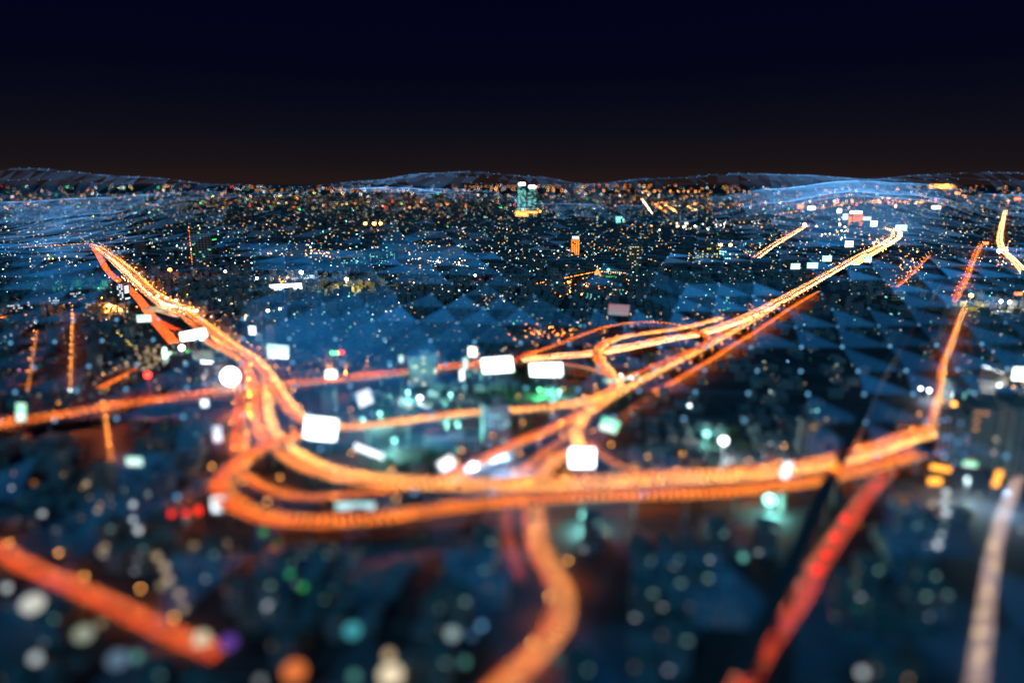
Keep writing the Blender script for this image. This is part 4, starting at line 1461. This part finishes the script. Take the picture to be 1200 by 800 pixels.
b = MB()
for (dist, x, y, w, d, h) in rest:
    k = rnd.randrange(4)
    yaw = GRID + rnd.uniform(-.03, .03)
    b.box((x, y, 0), (w, d, h), yaw, k, top=4 + rnd.choice((0, 0, 1, 2)), uvo=rnd.uniform(0, 900), bottom=False)
    if rnd.random() < 0.5:
        b.box((x + rnd.uniform(-2, 2), y + rnd.uniform(-1.5, 1.5), h), (rnd.uniform(2, 4.5), rnd.uniform(2, 4), rnd.uniform(1.5, 3.2)), yaw, k, top=4, uvo=rnd.uniform(0, 900), bottom=False)
    if rnd.random() < 0.2:
        b.tube((x + w * 0.25, y, h), (x + w * 0.25, y, h + 2.2), 0.8, 8, mi=7)
tag(b.obj("low_rise_housing", FAC + [M['roof'], M['roof_rust'], M['roof_teal'], M['tank']]), "dense mass of dark low rise shop houses filling the plain", "housing", kind="stuff")
print("near", len(near_sites))

# farther out the blocks merge into one carpet
b = MB()
y = 1760.0
while y < 15000:
    cell = 32 + (y - 1760) * 0.011
    x = -0.74 * y - 60
    while x < 0.74 * y + 60:
        xx, yy = x + rnd.uniform(-.25, .25) * cell, y + rnd.uniform(-.25, .25) * cell
        w, d = cell * rnd.uniform(0.5, 0.85), cell * rnd.uniform(0.4, 0.75)
        t = rnd.random()
        h = rnd.uniform(6, 12) if t < 0.9 else rnd.uniform(12, 24) if t < 0.985 else rnd.uniform(24, 60)
        if h > 24:
            w, d = min(w, 38), min(d, 34)
        if (yy > 6000 or free(xx, yy, w, d)) and rnd.random() < 0.86:
            b.box((xx, yy, 0), (w, d, h), rnd.uniform(-.25, .25), rnd.randrange(3), top=3, uvo=rnd.uniform(0, 3000), bottom=False)
        x += cell
    y += cell * 0.9
tag(b.obj("distant_city", FARF + [M['roof']]), "far carpet of dim city blocks running to the horizon", "city", kind="stuff")

# ------------------------------------------------------------------ lamps of the city
BUCK = {}


def lamp_dot(p, r, c, s, post=True):
    k = (c, s)
    if k not in BUCK:
        BUCK[k] = MB()
    BUCK[k].octa(tuple(p), r)
    if post and p.z > 4 and depth_of(p) < 1300:
        POSTS.tube((p.x, p.y, 0), (p.x, p.y, p.z - r), 0.12, 4)


POSTS = MB()
NEARC = [('white', 30), ('teal', 30), ('warm', 16), ('amber', 12), ('blue', 6), ('green', 4), ('red', 3)]
MIDC = [('white', 42), ('teal', 24), ('warm', 22), ('amber', 12), ('blue', 6), ('green', 4), ('red', 2), ('pink', 3), ('yellow', 4)]
FARC = [('amber', 40), ('orange', 16), ('warm', 22), ('white', 20), ('teal', 6), ('green', 4), ('red', 4), ('yellow', 8)]


def pick(tab):
    t = rnd.uniform(0, sum(w for _, w in tab))
    for c, w in tab:
        t -= w
        if t <= 0:
            return c
    return tab[0][0]


def scatter(n, y0, y1, tab, rp=(0.35, 0.9), strengths=(2, 5, 14), zr=(3, 14), xr=(0, 1200), cond=None, bias=1.0):
    for _ in range(n):
        py = y0 + (y1 - y0) * rnd.random() ** bias
        px = rnd.uniform(*xr)
        z = rnd.uniform(*zr)
        p = P(px, py, z)
        nzv = noise.noise(Vector((px / 46.0, 900.0 / max(py - 200, 8), 9.1)))
        if nzv + rnd.uniform(-0.45, 0.45) < -0.02:
            continue
        if 640 < p.y < 1500 and 150 < p.x - (p.y - 700) * 0.42 and p.x < 0.55 * p.y + 40 and rnd.random() < 0.7:
            continue
        if p.y < 14000 and (int(p.x // CELL), int(p.y // CELL)) in OCC:
            continue
        k = depth_of(p) / FPX
        t = rnd.random()
        s = strengths[0] if t < 0.6 else strengths[1] if t < 0.9 else strengths[2]
        lamp_dot(p, rnd.uniform(*rp) * k, pick(tab), s)


# far plain: amber rows under the horizon, mixed colours nearer
scatter(1900, 217.5, 245, FARC, (0.25, 0.52), (4, 10, 20), (8, 30))
scatter(1900, 240, 300, FARC[:] + [('white', 8), ('teal', 12)], (0.24, 0.52), (2, 7, 16), (5, 28))
scatter(1600, 285, 380, MIDC, (0.32, 0.7), (2, 5, 14), (4, 22))
scatter(1000, 370, 470, MIDC, (0.32, 0.7), (1, 3, 9), (3, 14))
scatter(190, 460, 560, NEARC, (0.5, 1.1), (0.6, 1.5, 5), (3, 10))
# clusters: lit markets, junctions, depots
for (cx, cy_, sx, sy, n, tab) in [(372, 297, 14, 4, 40, [('amber', 3), ('orange', 2), ('warm', 1)]), (330, 328, 16, 3, 30, [('amber', 4), ('orange', 2)]), (130, 362, 13, 6, 36, [('amber', 4), ('warm', 2), ('orange', 2)]),
                                  (1028, 285, 16, 9, 60, [('amber', 4), ('warm', 3), ('orange', 2)]), (820, 265, 60, 4, 60, [('white', 3), ('warm', 3), ('amber', 2)]), (1106, 218, 14, 4, 50, [('amber', 4), ('yellow', 2)]),
                                  (1030, 236, 60, 4, 90, [('amber', 4), ('warm', 2), ('pink', 1), ('red', 1)]), (680, 335, 44, 9, 60, [('amber', 4), ('orange', 3)]), (520, 306, 22, 4, 26, [('warm', 3), ('orange', 1)]),
                                  (150, 330, 12, 9, 60, [('amber', 3), ('warm', 3)]), (68, 302, 30, 3, 26, [('white', 3), ('yellow', 2)]), (1060, 312, 16, 16, 46, [('amber', 4), ('orange', 2)]), (88, 458, 9, 4, 20, [('amber', 3), ('white', 2), ('teal', 1)]),
                                  (740, 442, 14, 4, 26, [('white', 3), ('teal', 2)]), (285, 365, 18, 12, 30, [('amber', 3), ('warm', 2)]), (1180, 300, 14, 16, 40, [('amber', 3), ('warm', 2), ('red', 1)]), (985, 270, 24, 10, 50, [('white', 2), ('amber', 3), ('warm', 2)]),
                                  (640, 390, 30, 8, 40, [('amber', 3), ('orange', 3)]), (620, 246, 16, 2, 30, [('amber', 3), ('yellow', 2)])]:
    for _ in range(n):
        p = P(cx + rnd.gauss(0, sx * 0.6), max(217.5, cy_ + rnd.gauss(0, sy * 0.6)), rnd.uniform(4, 16))
        lamp_dot(p, rnd.uniform(0.4, 0.9) * depth_of(p) / FPX, pick(tab), rnd.choice((4, 10, 10, 22)))
# strings of lamps along far roads
for (x0, y0, x1, y1, n, c, s) in [(300, 223, 470, 221.5, 34, 'amber', 5), (390, 224, 620, 222.5, 30, 'amber', 14), (548, 219, 660, 218.2, 26, 'amber', 5), (640, 223, 890, 225, 26, 'amber', 14), (680, 217.6, 800, 217.4, 16, 'orange', 10),
                                  (700, 236, 905, 240, 26, 'orange', 10), (752, 233, 764, 250, 26, 'warm', 22), (766, 238, 781, 248.5, 22, 'orange', 22), (775, 237, 794, 249, 22, 'amber', 22), (804, 241, 816, 247, 12, 'amber', 22), (813, 238.5, 829, 245, 14, 'amber', 22),
                                  (484, 303, 585, 317, 34, 'white', 5), (630, 332, 700, 318, 40, 'orange', 10), (700, 318, 735, 320, 16, 'orange', 10), (226, 268, 228, 313, 22, 'orange', 5), (0, 372, 36, 368, 22, 'orange', 10), (58, 363, 104, 347, 22, 'orange', 5),
                                  (905, 252, 1000, 238, 30, 'amber', 10), (1000, 237, 1120, 236, 40, 'amber', 10), (1120, 226, 1136, 232, 14, 'amber', 22), (855, 361, 846, 364, 4, 'green', 3), (1152, 428.5, 1176, 437.5, 9, 'white', 14), (206, 414, 262, 411, 6, 'white', 5),
                                  (236, 422, 268, 420, 9, 'white', 5), (136, 388, 156, 406, 14, 'yellow', 5), (180, 378, 190, 384, 6, 'white', 14), (84, 366, 83, 455, 40, 'amber', 5), (44, 388, 31, 462, 20, 'amber', 3)]:
    for i in range(n):
        t = (i + rnd.uniform(-.3, .3)) / n
        z = 9.0 if not (x0 in (1152, 236, 206)) else 30.0
        if x0 == 226:
            p0 = P(226, 313, 0)
            z = 4 + (313 - (y0 + (y1 - y0) * t)) * depth_of(p0) / FPX
            p = Vector((p0.x, p0.y - 2, z))
        else:
            p = P(x0 + (x1 - x0) * t, y0 + (y1 - y0) * t, z)
        if y0 < 230 and rnd.random() < 0.3:
            continue
        lamp_dot(p, rnd.uniform(0.3, 0.7) * depth_of(p) / FPX, c, s, post=z < 20)
for (c, s), b in BUCK.items():
    tag(b.obj("city_lights", light_mat(c, s)), f"countless {c if c != 'white' else 'cold white'} points of light over the plain, {'faint' if s < 4 else 'bright' if s < 12 else 'dazzling'}", "city lights", kind="stuff")
tag(POSTS.obj("lamp_posts", M['metal']), "thin posts that carry the scattered lamps", "lamp posts", kind="stuff")

# lamps of the near streets, each one a soft disc out of focus
YCOL = ['white', 'teal', 'warm', 'amber', 'blue', 'green']
YP = {}


def yard_proto(c, s, r, hh):
    words_ = {'white': 'cold white', 'teal': 'teal', 'warm': 'warm white', 'amber': 'amber', 'blue': 'pale blue', 'green': 'green', 'red': 'red'}
    root = thing("globe_lamp", f"{words_[c]} globe lamp on a post among the dark near blocks", "lamp", (0, 0, 0), 0, f"{words_[c]} globe lamps among the near blocks")
    b = MB()
    b.ball((0, 0, hh + r), r, 0, 10, 7)
    b.obj("globe", light_mat(c, s), root)
    b = MB()
    b.tube((0, 0, 0), (0, 0, hh + 0.1), 0.12, 6, 0.08)
    b.obj("post", M['metal'], root)
    return root


def yard_lamp(c, s, p):
    k = (c, s)
    if k not in YP:
        YP[k] = yard_proto(c, s, 1.9, 7.0)
        YP[k].location = (p.x, p.y, 0)
    else:
        q = rnd.uniform(0.75, 1.25)
        copy_thing(YP[k], (p.x, p.y, 0), 0, (q, q, q))


nl = 0
for _ in range(900):
    if nl >= 38:
        break
    py = rnd.uniform(545, 800)
    px = rnd.uniform(0, 1200)
    if rnd.random() > (1.0 if px < 330 or px > 960 else 0.45):
        continue
    p = P(px, py, 8)
    if (int(p.x // CELL), int(p.y // CELL)) in OCC:
        continue
    c = pick(NEARC[:6])
    yard_lamp(c, rnd.choice((0.15, 0.3, 0.3, 0.7)), p)
    nl += 1
# rows of lamps up the near left and near right streets, and brake lamps on the red avenue
for (x0, y0, x1, y1, n, c, s) in [(104, 568, 128, 640, 6, 'warm', 0.6), (150, 575, 168, 640, 5, 'white', 1.0), (180, 640, 214, 712, 6, 'warm', 0.6), (310, 625, 352, 690, 5, 'green', 0.4), (1112, 580, 1098, 640, 6, 'white', 1.0),
                                  (200, 603, 234, 603, 3, 'red', 2.0), (990, 612, 958, 672, 4, 'red', 2.0), (1165, 640, 1146, 770, 6, 'warm', 1.0), (8, 690, 60, 720, 3, 'white', 0.8)]:
    for i in range(n):
        t = i / max(1, n - 1)
        yard_lamp(c, s, P(x0 + (x1 - x0) * t + rnd.uniform(-4, 4), y0 + (y1 - y0) * t, 8))

# ------------------------------------------------------------------ the glowing web that floats over the city
NET_BLUE = (0.03, 0.36, 1.0)
net = thing("light_web", "translucent blue web of glowing dots, lines and triangles waving over the whole city", "light web", (0, 0, 0))


def prof(x, pts):
    for (a, ya), (b_, yb) in zip(pts, pts[1:]):
        if x <= b_:
            t = max(0.0, (x - a) / (b_ - a))
            t = t * t * (3 - 2 * t)
            return ya + (yb - ya) * t
    return pts[-1][1]


CREST = [(-400, 215), (-150, 203), (30, 197), (160, 207), (260, 216), (350, 219), (430, 212), (500, 203), (550, 201), (620, 206), (690, 215.5), (760, 209), (870, 203), (940, 205), (1020, 210), (1080, 205), (1140, 201.5), (1250, 203), (1400, 212), (1600, 220)]
TROUGH = [(-400, 262), (0, 266), (120, 254), (220, 238), (330, 229), (450, 223), (560, 232), (640, 254), (760, 265), (830, 256), (900, 242), (1000, 228), (1060, 232), (1180, 249), (1400, 240), (1600, 230)]
HUMP = [(-400, 236), (0, 236), (120, 231), (220, 224), (330, 226), (450, 220), (560, 222), (640, 238), (760, 240), (830, 231), (900, 221), (1000, 211.5), (1060, 214), (1180, 228), (1400, 230), (1600, 224)]
DMAX = 3700.0


def web_y(px, d):
    base = 143 + 206200 / d
    if d < 1300:
        w = 0.0
        return base + 5 * math.sin(px / 190 + d / 260)
    # beyond 1300 m the sheet dips under the fold, lifts over it and runs out to the crest
    t = (d - 1300) / (DMAX - 1300)
    y0 = 143 + 206200 / 1300 + 5 * math.sin(px / 190 + 5)
    knots = [(0.0, y0), (0.40, prof(px, TROUGH) + 1.0), (0.62, prof(px, HUMP)), (0.78, prof(px, TROUGH) - 3 if prof(px, TROUGH) - 3 > prof(px, CREST) + 3 else prof(px, CREST) + 4), (1.0, prof(px, CREST))]
    for (a, ya), (b_, yb) in zip(knots, knots[1:]):
        if t <= b_:
            q = (t - a) / (b_ - a)
            q = q * q * (3 - 2 * q) if a > 0 else q
            return ya + (yb - ya) * q
    return knots[-1][1]


S = 52.0
rows = []
d = 285.0
while d < DMAX:
    rows.append(d)
    d += 62 if d < 700 else 78 if d < 1300 else 100
rows.append(DMAX)
WEBN = {}
for j, d in enumerate(rows):
    n = int((0.72 * d + 160) / S)
    for i in range(-n, n + 1):
        lx = (i + 0.5 * (j % 2)) * S + 10
        px = 600 + lx * FPX / d
        py = web_y(px, d)
        WEBN[(i, j)] = PD(px + rnd.uniform(-4, 4) * FPX / d, py, d + rnd.uniform(-10, 10))
# dots
dots = []
for (i, j), p in WEBN.items():
    d = rows[j]
    px = 600 + ((i + 0.5 * (j % 2)) * S + 10) * FPX / d
    if -30 < px < 1230:
        dots.append((d, p))
dots.sort(key=lambda a: a[0])
NODE_M = emit("web_dot", (0.22, 0.60, 1.0), 1.1)
unit = MB()
unit.ball((0, 0, 0), 1.0, 0, 8, 6)
unit_me = unit.mesh("node", NODE_M)
far_dots = MB()
near_n = 0
for k, (d, p) in enumerate(dots):
    r = 0.85 + 0.00062 * d
    if d < 580 and rnd.random() < 0.78:
        continue
    near_n += 1
    if near_n <= 100:
        o = link("node", unit_me, net, p)
        o.scale = (r * 1.25, r * 1.25, r * 1.25)
    else:
        if d > 1700 and rnd.random() < 0.4:
            continue
        far_dots.octa(tuple(p), r * (0.62 if d > 1700 else 0.9))
o = far_dots.obj("node", NODE_M, net)
o["kind"] = "stuff"
# lines
LINE_M = emit("web_line", (0.05, 0.26, 0.60), 0.40)
LINE_F = emit("web_line_faint", (0.03, 0.17, 0.40), 0.25)
lines = MB()


def strand(a, b_, mi, k=0.00020):
    d = (depth_of(a) + depth_of(b_)) / 2
    lines.tube(a, b_, k * d, 3, mi=mi)


tris = []
for (i, j), p in WEBN.items():
    e = j % 2
    nb = [(i + 1, j), (i + e, j + 1), (i - 1 + e, j + 1)]
    for q in nb:
        if q in WEBN and rnd.random() < (0.6 if rows[j] < 1400 else 0.07):
            strand(p, WEBN[q], 0 if rnd.random() < 0.5 else 1)
    q1, q2, q3 = (i + 1, j), (i + e, j + 1), (i - 1 + e, j + 1)
    if q1 in WEBN and q2 in WEBN:
        tris.append(((i, j), q1, q2, 0))
    if q2 in WEBN and q3 in WEBN:
        tris.append(((i, j), q2, q3, 1))
# long shallow threads that slip from row to row
for (i, j), p in WEBN.items():
    if rows[j] > 520 and rnd.random() < (0.22 if rows[j] < 1400 else 0.1):
        q = (i + rnd.choice((4, 5, 6)), j - rnd.choice((1, 1, 2)))
        if q in WEBN:
            strand(p, WEBN[q], 1, 0.00016)
lines.obj("strand", [LINE_M, LINE_F], net)
# facets: thin glowing sheets of air between three dots
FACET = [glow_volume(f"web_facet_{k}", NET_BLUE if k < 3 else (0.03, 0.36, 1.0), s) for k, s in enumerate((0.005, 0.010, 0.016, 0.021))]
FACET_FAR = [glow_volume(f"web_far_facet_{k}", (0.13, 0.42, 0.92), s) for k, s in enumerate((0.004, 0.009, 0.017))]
fac = [MB() for _ in FACET]
fac_far = [MB() for _ in FACET_FAR]
for (a, b_, c, up) in tris:
    pa, pb, pc = WEBN[a], WEBN[b_], WEBN[c]
    j = a[1]
    d = rows[j]
    cen = (pa + pb + pc) / 3
    q = cen - EYE
    dep = depth_of(cen)
    px = 600 + q.x / dep * FPX
    py = 400 - (q.y * SP + q.z * CP) / dep * FPX
    if px < -60 or px > 1260:
        continue
    nz = noise.noise(Vector((px / 170.0, py / 70.0, 3.7)))
    r = rnd.random()
    lv = -1
    if d < 520:
        lv = 1 if r < 0.14 else 0 if r < 0.36 else -1
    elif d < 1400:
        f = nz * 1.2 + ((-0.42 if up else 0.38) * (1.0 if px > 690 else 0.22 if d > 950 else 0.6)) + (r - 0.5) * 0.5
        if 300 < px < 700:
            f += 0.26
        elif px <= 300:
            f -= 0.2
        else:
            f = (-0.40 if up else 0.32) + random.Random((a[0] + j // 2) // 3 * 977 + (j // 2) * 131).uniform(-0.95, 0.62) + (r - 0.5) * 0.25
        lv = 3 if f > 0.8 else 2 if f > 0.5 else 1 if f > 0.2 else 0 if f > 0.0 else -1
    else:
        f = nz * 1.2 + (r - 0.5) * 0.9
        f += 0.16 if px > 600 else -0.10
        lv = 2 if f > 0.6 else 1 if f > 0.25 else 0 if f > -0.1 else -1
    if lv < 0:
        continue
    nrm = (pb - pa).cross(pc - pa)
    if nrm.length < 1e-6:
        continue
    nrm.normalize()
    th = 1.3 if d < 1400 else 1.1
    tv = [p.lerp(cen, 0.012) for p in (pa, pb, pc)]
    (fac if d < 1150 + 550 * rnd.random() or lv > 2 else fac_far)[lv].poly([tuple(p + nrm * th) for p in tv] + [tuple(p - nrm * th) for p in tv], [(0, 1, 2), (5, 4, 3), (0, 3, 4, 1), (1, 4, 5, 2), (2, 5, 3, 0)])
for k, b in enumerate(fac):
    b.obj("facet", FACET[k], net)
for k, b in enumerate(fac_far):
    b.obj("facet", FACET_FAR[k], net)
print("WEB", len(WEBN), len(tris))
